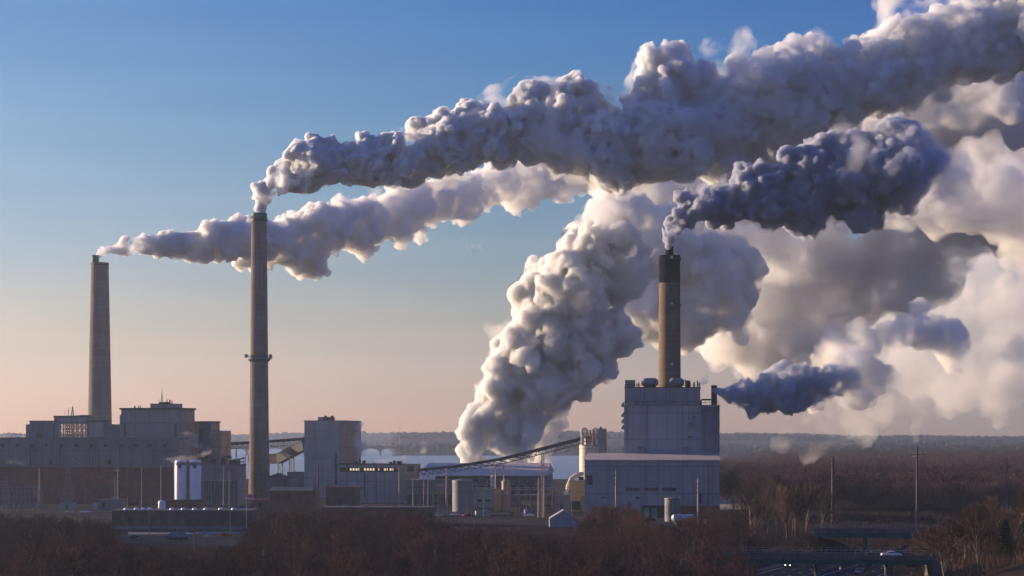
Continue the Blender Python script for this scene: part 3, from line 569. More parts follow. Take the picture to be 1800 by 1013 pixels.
# --- grey storage tank, small house, columns
def vtank(name, px, Y, r, y1, label, m, z0=0, dome=.9, cat='tank'):
    t = empty(name, (X_(px, Y), Y, z0), label, cat); r = r/F*Y; h = Z_(y1, Y)-z0
    MB().lathe([(r, 0), (r, h), (r*.55, h+dome*.7), (.1, h+dome)], n=36).build('shell', m, t, True)
    MB().lathe([(r+.02, h-.25), (r+.12, h-.25), (r+.12, h+.05), (r+.02, h+.05)], n=36, caps=False).build('rim', M['steel'], t, True)
    g = MB(); a = -.7
    for k in (0, 1): q = a+k*.6/r; g.tube(((r+.2)*math.cos(q), (r+.2)*math.sin(q), 0), ((r+.2)*math.cos(q), (r+.2)*math.sin(q), h+1), .07)
    for k in range(int(h*1.5)): g.tube(((r+.2)*math.cos(a), (r+.2)*math.sin(a), k/1.5), ((r+.2)*math.cos(a+.6/r), (r+.2)*math.sin(a+.6/r), k/1.5), .05)
    g.build('ladder', M['steel'], t); return t
vtank('storage_tank', 813.5, 905, 18.5, 845, 'wide grey cylindrical tank left of the small house with two dark windows', M['clad_d'])
b = Bld('pump_house', 833, 869, 912, 'small pale house with two dark windows and warm-light-tinted right side beside the grey tank', px2=880, th=14, cat='building'); zt = b.z(862)
b.part('wall', M['clad_b'], [(-b.w, 0, 0, b.d, -1, zt)]); b.part('roof', M['roof_g'], [(-b.w-.2, .2, -.2, b.d+.2, zt, zt+.4)]); b.part('side_warm_light', M['tan'], [(.003, .15, .1, b.d-.1, 0, zt-.2)])  # tan on the right wall is painted warm light
b.win('window', 839, 878, 847, 882); b.win('window', 854, 878, 862, 882); b.part('lower_panel', M['clad_d'], [(-b.w+.5, -.5, -.1, 0, .2, 1.6)])
vtank('storage_tank', 889, 918, 7.2, 846, 'narrow tan vertical tank right of the small pale house', M['tan'])
vtank('storage_tank', 867, 1010, 5, 838, 'slim cream tank top behind the small pale house', M['cream'])
b = Bld('yard_shed', 905, 962, 980, 'open fronted low yard shed with bright floor right of the narrow tan tank', th=2, d=12, cat='shed'); zt = b.z(872)
b.part('wall', M['clad_d'], [(-b.w, 0, 8, 12, -1, zt)]); b.part('roof', M['steel'], [(-b.w-.3, .3, -.4, 12.3, zt, zt+.6)]); b.part('post', M['steel'], [(b.lx(p), b.lx(p)+.35, 0, .35, -1, zt) for p in range(906, 962, 9)]); b.part('crates', M['pale'], [(b.lx(915), b.lx(950), 3, 6, .1, 2.4)])
b = Bld('switch_house', 975, 1002, 880, 'small plain grey house between the poles and the yellow building', th=4, d=9); zt = b.z(872)
b.part('wall', M['clad_d'], [(-b.w, 0, 0, 9, -1, zt)]); b.part('roof', M['roof_g'], [(-b.w-.2, .2, -.2, 9.2, zt, zt+.3)]); b.win('door', 985, 886, 990, 897, M['dark'])
# --- yellow building and silo with its headhouse
b = Bld('yellow_building', 1001, 1040, 905, 'ochre yellow building with curved cream duct left of the pale main building', th=4, d=14); zt = b.z(846)
b.part('wall', M['yellow'], [(-b.w, 0, 0, 14, -1, zt)]); b.part('roof', M['roof'], [(-b.w-.3, .3, -.3, 14.3, zt, zt+.5)]); b.win('opening', 1017, 838, 1026, 845.4, M['dark'], .1); b.win('door', 995 and 1003, 881, 1020, 897, M['dark'])
m = MB(); R_ = 2.0; pts = [(b.lx(1022), 5, zt+3.2), (b.lx(1012), 5, zt+2.6), (b.lx(1003), 4, zt+.8), (b.lx(998), 3, zt-2.5), (b.lx(996), 2, zt-8), (b.lx(996), 2, zt-11)]
m.path(pts, 1.0, 14)
for p in pts: m.add([(p[0]+a*1.01, p[1]+c*1.01, p[2]+e*1.01) for a, c, e in ico(2)[0]], [tuple(f) for f in ico(2)[1]])
m.build('duct', M['cream'], b.root, True)
b.part('hopper', M['white'], [(b.lx(991), b.lx(999), .5, 4, 1, 9)])
b.part('annex', M['tan'], [(b.lx(1024), b.lx(1037), -3, -.05, -1, b.z(872))])
Y = 930; t = empty('silo', (X_(1035.5, Y), Y, 0), 'cream ribbed silo topped by steel pipework at the head of the conveyor', 'silo'); r = 17/F*Y; h = Z_(782, Y); hz = Z_(829, Y)
MB().lathe([(r, 0), (r, h)], n=36).build('shell', M['cream'], t, True)
MB().lathe([(r+.03, h-.4), (r+.2, h-.4), (r+.2, h), (r+.03, h)], n=36, caps=False).build('rim', M['steel'], t, True)
for k in range(1, 5): MB().lathe([(r+.02, hz+k*2.4), (r+.09, hz+k*2.4), (r+.09, hz+k*2.4+.25), (r+.02, hz+k*2.4+.25)], n=36, caps=False).build('hoop', M['cream'], t, True)
zz = lambda y: Z_(y, Y); xx = lambda px: X_(px, Y)-X_(1035.5, Y)
g = MB()
for px in (1023, 1030, 1037, 1044, 1051):
    for y in (-3.5, 3.5): g.tube((xx(px), y, h), (xx(px), y, zz(758)), .2)
for yy in (776, 769, 763, 757):
    g.box(xx(1022), xx(1052), -3.8, 3.8, zz(yy), zz(yy)+.25)
for k, px in enumerate((1023, 1030, 1037, 1044)): g.tube((xx(px), -3.5, h), (xx(px+7), -3.5, zz(763)), .12); g.tube((xx(px+7), -3.5, zz(776)), (xx(px), -3.5, zz(757)), .12)
g.build('headframe', M['pipe'], t)
g = MB(); 
for px in (1026, 1045):
    g.path([(xx(px)-1, -3.9, h), (xx(px)-1, -3.9, zz(756)), (xx(px)-.6, -3.9, zz(754)), (xx(px)+.4, -3.9, zz(753.4)), (xx(px)+1.2, -3.9, zz(755)), (xx(px)+1.3, -3.9, zz(762))], .45, 8)
g.tube((xx(1049), -4, h), (xx(1049), -4, zz(772)), .7); g.build('riser_pipe', M['cream'], t)
g = MB(); g.lathe([(1.6, h), (1.6, zz(770)), (.4, zz(766))], cx=xx(1033), cy=-1, n=16); g.lathe([(1.3, h), (1.3, zz(764)), (.4, zz(761))], cx=xx(1041), cy=0, n=16); g.build('cyclone', M['steel'], t, True)
b = Bld('lift_tower', 1048, 1066, 955, 'plain pale slab tower behind the cream silo and its pipework', th=3, d=6, cat='building'); zt = b.z(753.5)
b.part('wall', M['clad_b'], [(-b.w, 0, 0, 6, -1, zt)]); b.part('edge_strip', M['tan'], [(-1.0, .1, -.12, 0, 0, zt-.3)]); b.part('roof_vent', M['dark'], [(b.lx(1054), b.lx(1058), 1, 3, zt, zt+.8)])

# --- the pale main building at the right
b = Bld('main_building', 1028, 1265, 810, 'huge pale blue-grey power house with a pinkish lean-to roof and a brown chimney above it', th=5, d=60)
b_th = b.th; zl, zrf = b.z(808.5), Z_(797, 838); Yu = 30
b.part('lower_wall', M['clad_b'], [(-b.w, 0, 0, Yu-.05, -1, zl)])
MB().prism([(-.5, zl), (Yu+.4, zrf), (Yu+.4, zl+.002-.2), (-.5, zl-.35)], 'x', -b.w-.4, .25).build('lean_to_roof', M['roof'], b.root)
def zu(y): return Z_(y, 838)
def lu(px): k = (px-900)/F; c, n = math.cos(b_th), math.sin(b_th); return (k*(810+Yu*c)-X_(1265, 810)-Yu*n)/(c+k*n)
u = b.part('upper_wall', M['clad_b'], [(lu(1097), lu(1265), Yu, 60, -1, zu(713.5))])
b.part('upper_roof', M['steel'], [(lu(1097)-.3, lu(1265)+.3, Yu-.3, 60.3, zu(713.5), zu(712))])
b.part('penthouse', M['clad'], [(lu(1098), lu(1231), Yu+1.2, 55, zu(712), zu(681))]); b.part('penthouse_roof', M['dark'], [(lu(1098)-.3, lu(1231)+.3, Yu+.9, 55.3, zu(681), zu(680))])
b.part('seam', M['clad_d'], [(lu(p), lu(p)+.22, Yu-.07, Yu, zu(797), zu(714)) for p in (1132, 1191, 1232)]); b.part('seam', M['clad_d'], [(b.lx(p), b.lx(p)+.22, -.07, 0, 1, zl-.4) for p in (1066, 1126, 1190, 1237)])
b.part('panel_line', M['clad_d'], [(-b.w, 0, -.06, 0, b.z(y), b.z(y)+.14) for y in (826, 848, 870)])
b.part('side_screen', M['clad_d'], [(lu(1233), lu(1264.6), Yu-.12, Yu-.001, zu(795), zu(715))])
b.part('brick_base', M['brick_d'], [(b.lx(1186), -.1, -.25, .1, -1, b.z(890))])
b.win('window', 1031.5, 836, 1041.5, 852)
for p0, p1 in ((1100, 1124), (1132.5, 1156.5), (1164, 1188)):
    o = b.win('window', p0, 857.5, p1, 863.5); b.part('mullion', M['clad_b'], [(b.lx(p0+k*(p1-p0)/6)-.08, b.lx(p0+k*(p1-p0)/6)+.08, -.22, -.151, b.z(863.5), b.z(857.5)) for k in range(1, 6)], o)
for px, y in ((1214, 747), (1214, 771)):
    o = b.part('vent_box', M['steel'], [(lu(px-4), lu(px+4), Yu-1.3, Yu-.05, zu(y+4), zu(y-4))]); b.part('louvre', M['dark'], [(lu(px-3), lu(px+3), Yu-1.36, Yu-1.301, zu(y-2), zu(y-3.4))], o)
for px in (1127, 1205):
    o = b.part('vent_box', M['steel'], [(lu(px-3.6), lu(px+3.6), Yu-1.6, Yu-.05, zu(797), zu(788))]); b.part('hood', M['dark'], [(lu(px-4), lu(px+4), Yu-2, Yu-.04, zu(788), zu(787))], o)
b.part('lamp_box', M['dark'], [(lu(1220), lu(1222.4), Yu-.5, Yu, zu(734), zu(732))])
b.each('service_box', M['steel'], [(lu(1098.4), lu(1115), Yu-.6, Yu+1.15, zu(712)+.02, zu(701.5)), (lu(1122), lu(1128), Yu-.4, Yu+1.15, zu(712)+.02, zu(704)), (lu(1154), lu(1170), Yu-.3, Yu+1.15, zu(712)+.02, zu(702)), (lu(1198), lu(1206), Yu-.4, Yu+1.15, zu(712)+.02, zu(705))])
b.part('roof_box', M['clad'], [(lu(1098.5), lu(1116), Yu+2, Yu+8, zu(680)+.02, zu(668.5))]); b.part('box_lid', M['dark'], [(lu(1098.1), lu(1116.4), Yu+1.8, Yu+8.2, zu(668.5), zu(667.5))])
for c0, c1, y in ((1127, 1157, Yu+4), (1176, 1203, Yu+4)):
    r = 8.2/F*838; x0, x1 = lu(c0), lu(c1); n = 16; mm = MB(); pr = [(x0, r*.45), (x0+1.1, r*.95), (x0+1.5, r), (x1-1.5, r), (x1-1.1, r*.95), (x1, r*.45)]
    vs = [(x, y+q*math.cos(2*math.pi*k/n+.2), zu(680)+r+q*math.sin(2*math.pi*k/n+.2)) for x, q in pr for k in range(n)]
    fs = [(j*n+k, j*n+(k+1) % n, (j+1)*n+(k+1) % n, (j+1)*n+k) for j in range(5) for k in range(n)]+[tuple(range(n)), tuple(5*n+k for k in range(n))]
    o = mm.add(vs, fs).build('silencer_drum', M['steel'], b.root, True); b.part('saddle', M['dark'], [(x0+1.6, x0+2, y-1.5, y+1.5, zu(680), zu(680)+1.2), (x1-2, x1-1.6, y-1.5, y+1.5, zu(680), zu(680)+1.2)], o)
g = MB()
for px, y, r in ((1119, 673, .25), (1122.5, 671, .3), (1207, 668, 0), (1205, 666, .2), (1213, 671, .3), (1220, 671, .35), (1226, 668, .25), (1229, 672, .3)):
    if r: g.tube((lu(px), Yu+5, zu(680)), (lu(px), Yu+5, zu(y)), r)
g.build('vent_pipe', M['dark'], b.root); b.part('fan_unit', M['dark'], [(lu(1206), lu(1212.5), Yu+3, Yu+6, zu(680)+.02, zu(671))])
MB().lathe([(1.0, zu(671)), (1.2, zu(669)), (.5, zu(668))], cx=lu(1209), cy=Yu+4.5, n=16).build('fan', M['dark'], b.root)
def railing(m, pts, h, step=1.6, r=.05):
    for p, q in zip(pts, pts[1:]):
        p, q = Vector(p), Vector(q); n = max(1, int((q-p).length/step))
        for k in range(n+1): c = p.lerp(q, k/n); m.tube(c, c+Vector((0, 0, h)), r, n=4)
        for f in (1, .5): m.tube(p+Vector((0, 0, h*f)), q+Vector((0, 0, h*f)), r, n=4)
g = MB(); railing(g, [(lu(1232), Yu+.2, zu(712)), (lu(1263), Yu+.2, zu(712))], 2.0, 1.5, .09); railing(g, [(lu(1098), Yu+1.4, zu(680)), (lu(1231), Yu+1.4, zu(680))], 1.1, 2, .05); g.build('railing', M['dark'], b.root)
g = MB().path([(lu(1232.5), Yu+3, zu(712)), (lu(1232.5), Yu+3, zu(704)), (lu(1234), Yu+3, zu(702.3)), (lu(1252), Yu+3, zu(702.3))], .35, 8).build('exhaust_pipe', M['dark'], b.root)
MB().lathe([(1.25, zu(712)), (1.25, zu(678)), (1.35, zu(678)), (1.35, zu(677)), (1, zu(677)), (1, zu(690))], cx=lu(1255.5), cy=Yu+3, n=24, caps=False).build('small_stack', M['dark'], b.root, True)
for y in (712, 730, 741, 752):
    z = zu(y); MB().prism([(lu(1097), z+1.6), (lu(1097), z-.9), (lu(1091.5), z-.6), (lu(1092.5), z+.4)], 'y', Yu+1, Yu+5).build('intake_hood', M['steel'], b.root)
b.part('opening', M['dark'], [(b.lx(1128), b.lx(1168), -.12, .1, 0, b.z(889))]); b.win('canopy', 1166, 874, 1186, 876, M['steel'], 2)
b.win('vent', 1118, 874, 1124, 877, M['dark'], .4); b.win('vent', 1229, 868, 1233, 885, M['dark'], .4); b.win('hatch', 1056, 873, 1064, 876, M['clad_d'], .5)
for px, lb in ((1137, 'left teal vertical drum in the dark opening at the foot of the main building'), (1150, 'right teal vertical drum in the dark opening at the foot of the main building')):
    t = empty('pressure_drum', (X_(px, 806), 806, 0), lb, 'tank', 'teal drums'); r = .95; h = Z_(893, 806); MB().lathe([(r*.3, .4), (r, 1), (r, h-.6), (r*.7, h-.15), (.05, h)], n=20).build('shell', M['teal'], t, True); MB().lathe([(r*.8, -.3), (r*.8, .9)], n=12).build('skirt', M['dark'], t)
vtank('storage_tank', 1181.5, 798, 13.2, 876, 'pale cylindrical tank against the foot of the main building', M['clad_d'], dome=.4)
t = empty('gas_tank', (X_(1200, 775), 775, 0), 'white horizontal tank on saddles at the right foot of the main building', 'tank'); r = 6.4/F*775; x0, x1 = X_(1180, 775)-X_(1200, 775), X_(1222, 775)-X_(1200, 775); zc = Z_(910.5, 775); n = 20
pr = [(x0, .1), (x0+.25, r*.6), (x0+.9, r), (x1-.9, r), (x1-.25, r*.6), (x1, .1)]
MB().add([(x, q*math.cos(2*math.pi*k/n), zc+q*math.sin(2*math.pi*k/n)) for x, q in pr for k in range(n)], [(j*n+k, j*n+(k+1) % n, (j+1)*n+(k+1) % n, (j+1)*n+k) for j in range(5) for k in range(n)]+[tuple(range(n)), tuple(5*n+k for k in range(n))]).build('shell', M['white'], t, True)
for x in (x0+1.5, x1-1.9): MB().box(x, x+.4, -1, 1, -.2, zc-r*.7).build('saddle', M['steel'], t)
# white tent
t = Bld('storage_tent', 966, 1015, 745, 'white peaked fabric shelter at the edge of the trees left of the main building', th=0, d=12, cat='tent'); ze, zr = t.z(912), t.z(897)
MB().prism([(-t.w, -.5), (-t.w, ze), (-t.w/2, zr), (0, ze), (0, -.5)], 'y', 0, 12).build('cover', M['clad_b'], t.root); t.part('door_flap', M['clad_b'], [(-t.w*.62, -t.w*.38, -.08, 0, 0, ze-.4)])

# --- conveyors
def conveyor(name, pts, w, h, bays, label, roof=M['dark'], side=M['dark'], posts=(), depth=2.6, lattice=True):
    p0 = Vector(pts[0]); t = empty(name, (p0.x, p0.y, 0), label, 'conveyor'); O = Vector((p0.x, p0.y, 0)); P = [Vector(p)-O for p in pts]
    a, r, l = MB(), MB(), MB()
    for p, q in zip(P, P[1:]):
        a.beam(p, q, w, h); r.beam(p+Vector((0, 0, h/2+.17)), q+Vector((0, 0, h/2+.17)), w+.5, .3)
        if lattice:
            n = max(2, int((q-p).length/bays)); sd = (q-p).normalized().cross(Vector((0, 0, 1))).normalized()*w/2
            for s in (-1, 1):
                lo_ = [p.lerp(q, k/n)+sd*s-Vector((0, 0, h/2+depth)) for k in range(n+1)]; hi = [p.lerp(q, k/n)+sd*s-Vector((0, 0, h/2)) for k in range(n+1)]
                for k in range(n): l.tube(lo_[k], lo_[k+1], .16, n=4); l.tube(lo_[k], hi[k], .12, n=4); l.tube(hi[k], lo_[k+1], .12, n=4)
                l.tube(lo_[n], hi[n], .12, n=4)
    a.build('gallery', side, t); r.build('roof', roof, t)
    if lattice: l.build('truss', M['dark'], t)
    for k, f, wd in posts:
        c = P[k].lerp(P[k+1], f); g = MB(); zt = c.z-h/2-(depth if lattice else 0)
        for sx in (-wd, wd):
            for sy in (-1.2, 1.2): g.tube((c.x+sx*1.3, c.y+sy*1.3, 0), (c.x+sx, c.y+sy, zt), .22, n=5)
        m_ = max(2, int(zt/4))
        for j in range(m_): z0, z1 = zt*j/m_, zt*(j+1)/m_; g.tube((c.x-wd, c.y-1.2, z0), (c.x+wd, c.y-1.2, z1), .1, n=4); g.tube((c.x+wd, c.y-1.2, z0), (c.x-wd, c.y-1.2, z1), .1, n=4); g.tube((c.x-wd*1.1, c.y-1.2, z1), (c.x+wd*1.1, c.y-1.2, z1), .12, n=4)
        g.build('trestle', M['pipe'], t)
    return t
conveyor('coal_conveyor', [at(735, 827, 960), at(800, 821, 958), at(880, 808, 955), at(945, 792, 950), at(1022, 772, 940)], 3.2, 1.1, 3.2, 'long dark conveyor rising over the beige hall to the cream silo', posts=((1, .98, 1.8), (3, .12, .5)), depth=1.7)
conveyor('gallery_bridge', [at(398, 781, 1190), at(470, 777, 1185), at(535, 772, 1180)], 3, 1.3, 3, 'thin dark bridge running behind the tallest stack to the grey tower', side=M['dark'], posts=((0, .05, 1), ), depth=2.4)
conveyor('inclined_gallery', [at(440, 808, 1195), at(490, 807, 1185), at(536, 783, 1170)], 4, 5.6, 3, 'thick grey enclosed gallery bending upward to the tower behind the tallest stack', roof=M['dark'], side=M['roof_g'], posts=((0, .6, 1.2), (1, .05, 1.4), (1, .5, 1.2)), lattice=False)
b = Bld('crusher_house', 468, 534, 1150, 'dark low conveyor houses under the inclined gallery', th=6, d=16); b.part('wall', M['clad_d'], [(-b.w, -b.w*.52, 0, 14, -1, b.z(838)), (-b.w*.45, 0, 1, 16, -1, b.z(831))])
b.part('roof', M['dark'], [(-b.w-.2, -b.w*.52+.2, -.2, 14.2, b.z(838), b.z(837)), (-b.w*.45-.2, .2, .8, 16.2, b.z(831), b.z(830))]); b.win('panel', 507, 842, 522, 856, M['clad'], -.7); MB().prism([(b.lx(470), b.z(838)), (b.lx(487), b.z(832)), (b.lx(500), b.z(838))], 'y', 2, 10).build('hopper', M['clad_d'], b.root)

# --- far stone bridge over the river
Yb = 4080; t = empty('arch_bridge', (X_(400, Yb), Yb, -3), 'distant low arched stone bridge across the river', 'bridge'); xa, xb = 0, X_(702, Yb)-X_(400, Yb); nA = 9; sp = (xb-xa)/nA; zd, zt_ = Z_(786.5, Yb)+3, Z_(784, Yb)+3
poly = [(xa, zt_), (xa, 0)]
for k in range(nA):
    c = xa+sp*(k+.5); a_ = sp*.46; hh = zd-2.4; poly += [(c-a_, 0)]+[(c-a_*math.cos(math.pi*j/12), 5+(hh-5)*math.sin(math.pi*j/12)) for j in range(13)]+[(c+a_, 0)]
poly += [(xb, 0), (xb, zt_)]
m = MB()
for k in range(nA):                                     # spandrels built arch by arch so that every face is simple
    c = xa+sp*(k+.5); a_ = sp*.46; hh = zd-2.4; m.box(xa+sp*k, c-a_, 0, 9, -6, zd)
    m.box(c+a_, xa+sp*(k+1), 0, 9, -6, zd)
    for j in range(12):
        p0 = (c-a_*math.cos(math.pi*j/12), 5+(hh-5)*math.sin(math.pi*j/12)); p1 = (c-a_*math.cos(math.pi*(j+1)/12), 5+(hh-5)*math.sin(math.pi*(j+1)/12))
        m.prism([p0, p1, (p1[0], zd), (p0[0], zd)], 'y', 0, 9)
m.build('arches', M['bridge'], t); MB().box(xa, xb, -.5, 9.5, zd+.01, zt_).build('parapet', M['deck'], t)
for px, y0 in ((702, 744), (744, 756)): t = empty('radio_mast', (X_(px, 4600), 4600, 0), 'thin distant mast above the far shore wood '+('right of the stone bridge' if px == 702 else 'above the island wood'), 'mast'); z1 = Z_(y0, 4600); m = MB(); m.tube((0, 0, 0), (0, 0, z1), .7, .35); m.build('pole', M['steel'], t); m = MB(); [m.box(-.9, .9, -.9, .9, z1*f, z1*f+1) for f in (.6, .8, .97)]; m.build('antenna', M['dark'], t)

# ------------------------------------------------------------------ poles, wires, pylons
def pole(px, Y, y1, r, label, m=M['wood'], arms=(), group='utility poles in the plant', z0=None):
    x = X_(px, Y); z0 = tz(x, Y) if z0 is None else z0; t = empty('utility_pole', (x, Y, z0), label, 'pole', group); h = Z_(y1, Y)-z0
    MB().tube((0, 0, -.3), (0, 0, h), r*1.15, r*.75, n=10).build('shaft', m, t, True)
    for dz, half in arms:
        o = MB().box(-half, half, -.12, .12, h-dz-.14, h-dz+.14).build('crossarm', m, t); g = MB()
        for q in (-.92, -.45, .45, .92): g.lathe([(.12, h-dz+.15), (.09, h-dz+.5)], cx=q*half, n=6)
        g.build('insulator', M['steel'], o)
    if not arms:
        g = MB(); [g.box(-r-.35, -r*.8, -.12, .12, h-k*1.6-.4, h-k*1.6-.1) for k in range(4)]; g.build('bracket', M['dark'], t)
    return t
PL = [(70, 985, 822, .55, 'thick pale concrete pole before the red brick wall at the far left', ()), (207, 940, 822, .28, 'slim pole with wires second from the left before the brick wall', ((1.5, 1.4),)), (249, 940, 821, .24, 'slim pole midway between the lone wired pole and the white silos', ()),
 (283, 935, 818, .26, 'slim pale pole just left of the white silos', ()), (202, 960, 838, .16, 'short thin pole leaning close to the wired pole', ()), (224, 880, 872, .18, 'short stub pole below the red brick wall', ()),
 (393, 930, 819, .26, 'left pole of the pair before the ribbed shed', ()), (403, 935, 826, .22, 'right pole of the pair before the ribbed shed', ()), (559, 880, 815, .42, 'dark pole in front of the tall grey tower', ()),
 (702, 880, 821, .34, 'tall pale pole in front of the building with lit windows', ((1, 1.2),)), (726, 890, 838, .24, 'pole right of the tall pale pole before the louvred house', ()), (745, 892, 836, .22, 'left pole of the close pair left of the grey tank', ()), (752.5, 892, 836, .22, 'right pole of the close pair left of the grey tank', ()),
 (785, 870, 822, .42, 'stout grey pole beside the wide grey tank', ()), (947, 840, 840, .42, 'left and shortest pole of the close group of three beside the yard shed', ()), (951.5, 840, 836, .42, 'middle pole of the close group of three beside the yard shed', ()), (956, 838, 837, .38, 'right pole of the close group of three beside the yard shed', ()),
 (1083, 720, 827, .38, 'tall pole before the left half of the pale main building', ()), (1227.5, 715, 841, .45, 'thick pole before the right end of the pale main building', ())]
for px, Y, y1, r, lb, arms in PL: pole(px, Y, y1, r, lb, M['wood_d'] if px in (559,) else M['wood'], arms)
pole(1464, 720, 803, .62, 'thick dark pole standing alone before the right wood', M['wood_d'], group='utility poles by the highway'); pole(1612, 640, 785, .42, 'tall pole with a wide crossarm rising above the right wood', M['wood_d'], ((2.6, 2.8), (3.6, 1.2)), group='utility poles by the highway')
pole(1770, 800, 805, .4, 'faint slim pole at the far right before the wood', M['wood_d'], group='utility poles by the highway'); pole(1524, 455, 962, .12, 'thin lamp-like post rising in front of the highway bridge', M['wood_d'], group='utility poles by the highway', z0=0)
pole(342, 600, 915, .22, 'short twin post standing in front of the long brick office', M['wood_d']); pole(1290, 820, 862, .12, 'thin post in the sandy clearing', M['wood'])
def wire(p, q, sag, label, r=.05, group='overhead wires across the brick hall'):
    p, q = Vector(p), Vector(q); g = MB(); O = p.copy(); pts = [p.lerp(q, k/14)-O-Vector((0, 0, sag*4*(k/14)*(1-k/14))) for k in range(15)]; g.path(pts, r, 4)
    o = g.build('power_line', M['brick'], None); o.location = O; return tag(o, label, 'wire', group)
W = [((-10, 828, 985), (70, 823, 984)), ((-10, 842, 985), (207, 838, 940)), ((70, 825, 984), (207, 826, 940)), ((207, 824, 940), (283, 824, 935)), ((120, 795, 975), (249, 824, 940)), ((120, 800, 975), (207, 850, 940)), ((207, 850, 940), (283, 868, 935)), ((207, 832, 940), (393, 840, 930)), ((120, 822, 975), (283, 860, 935)), ((283, 828, 935), (393, 830, 930)), ((70, 850, 984), (207, 846, 940))]
for i, (p, q) in enumerate(W): wire(at(*p), at(*q), 1.2+.3*(i % 3), 'thin reddish overhead wire sagging across the red brick wall')
for p, q in (((702, 850, 880), (785, 850, 870)), ((702, 853, 880), (785, 854, 870)), ((1083, 838, 720), (1227, 852, 715)), ((1227, 846, 715), (1464, 815, 720))): wire(at(*p), at(*q), .8, 'thin overhead wire strung between the poles before the pale buildings', .04, 'overhead wires before the pale buildings')
def pylon(px, Y, y1, w0, label):
    t = empty('lattice_pylon', (X_(px, Y), Y, 0), label, 'pylon', 'lattice pylons at the left'); h = Z_(y1, Y); g = MB(); n = 9
    def c(k, sx, sy): f = k/n; ww = w0*(1-f)**1.2+.35; return Vector((sx*ww, sy*ww, h*f))
    for k in range(n):
        for sx, sy in ((1, 1), (1, -1), (-1, -1), (-1, 1)):
            g.tube(c(k, sx, sy), c(k+1, sx, sy), .11, n=4); nx_ = (-sy, sx) if False else ((sx, -sy) if sx*sy > 0 else (-sx, sy)); g.tube(c(k, sx, sy), c(k+1, *nx_), .07, n=4)
            g.tube(c(k+1, sx, sy), c(k+1, *nx_), .06, n=4)
    g.build('lattice', M['steel'], t); a = MB()
    for f, hw in ((.97, 2.2), (.86, 3), (.75, 2.2)): a.beam((-hw, 0, h*f), (hw, 0, h*f), .2, .2)
    a.build('crossarm', M['steel'], t)
pylon(120, 960, 822, 3.2, 'lattice pylon in front of the red brick wall between the two leftmost poles'); pylon(10, 920, 838, 2.6, 'lattice pylon cut by the left edge of the photo'); pylon(692, 950, 832, 1.2, 'small dark lattice mast before the building with lit windows'); pylon(578, 940, 836, 1.0, 'small lattice mast left of the stair shaft of the tower'); pylon(602, 940, 836, 1.0, 'small lattice mast right of the stair shaft of the tower')
# substation
t = empty('substation', (X_(40, 950), 950, 0), 'grey substation frames and boxes at the foot of the brick wall at the far left', 'substation'); g = MB(); g2 = MB(); rg = random.Random(9)
for i in range(10):
    x = -9+i*2; g.tube((x, 0, 0), (x, 0, 9+rg.random()*3), .14, n=4); g.tube((x, 3, 0), (x, 3, 8), .12, n=4)
for z in (5, 8, 10): g.beam((-9, 0, z), (9, 0, z), .25, .25)
for i in range(7): x = -9+i*2.6; g2.box(x, x+1.4, -2, -.5, -.2, 2+rg.random()*1.5)
g.build('frame', M['steel'], t); g2.build('switchgear', M['clad_d'], t)
b = Bld('blue_shed', 172, 212, 930, 'small blue-grey shed at the foot of the brick wall left of the white silos', th=6, d=8, cat='shed'); zt = b.z(880); b.part('wall', M['clad_d'], [(-b.w, 0, 0, 8, -1, zt)]); b.part('roof', M['roof_g'], [(-b.w-.4, .4, -.4, 8.4, zt, zt+.5)]); b.part('vent', M['steel'], [(b.lx(192), b.lx(200), 2, 4, zt+.51, zt+1.5)]); b.win('door', 180, 884, 185, 892, M['dark'])
b = Bld('white_hut', 106, 127, 925, 'small pale hut with dark doorway below the lattice pylon', th=6, d=5, cat='hut'); zt = b.z(884); b.part('wall', M['clad_b'], [(-b.w, 0, 0, 5, -1, zt)]); MB().prism([(-b.w-.3, zt), (.3, zt), (-b.w/2, zt+1.3)], 'y', -.3, 5.3).build('roof', M['roof_g'], b.root); b.win('door', 115, 887, 119, 896, M['dark'])
b = Bld('white_cabinet', 163, 172, 928, 'pale box cabinet beside the blue-grey shed', th=6, d=3, cat='cabinet'); b.part('wall', M['clad_b'], [(-b.w, 0, 0, 3, -1, b.z(885))]); b.part('lid', M['steel'], [(-b.w-.1, .1, -.1, 3.1, b.z(885), b.z(884))])
# flag
t = empty('flagpole', (X_(433, 700), 700, 0), 'thin flagpole flying a small red and white flag', 'flagpole'); h = Z_(868, 700); MB().tube((0, 0, 0), (0, 0, h), .09, .05).build('shaft', M['white'], t)
def flag(z0, z1, name, m):
    v = []; n = 12
    for k in range(n+1):
        x = .1+2.5*k/n; y = .18*math.sin(k*.9); dz = -.28*(k/n)**1.3+.06*math.sin(k*1.3)
        v += [(x, y, z0+dz), (x, y, z1+dz)]
    f = [(2*k, 2*k+2, 2*k+3, 2*k+1) for k in range(n)]; o = MB().add(v, f).build(name, m, t); mo = o.modifiers.new('thickness', 'SOLIDIFY'); mo.thickness = .02; return o
flag(h-1.3, h-.1, 'flag', M['red']); flag(h-1.75, h-1.3, 'flag_stripe', M['white'])
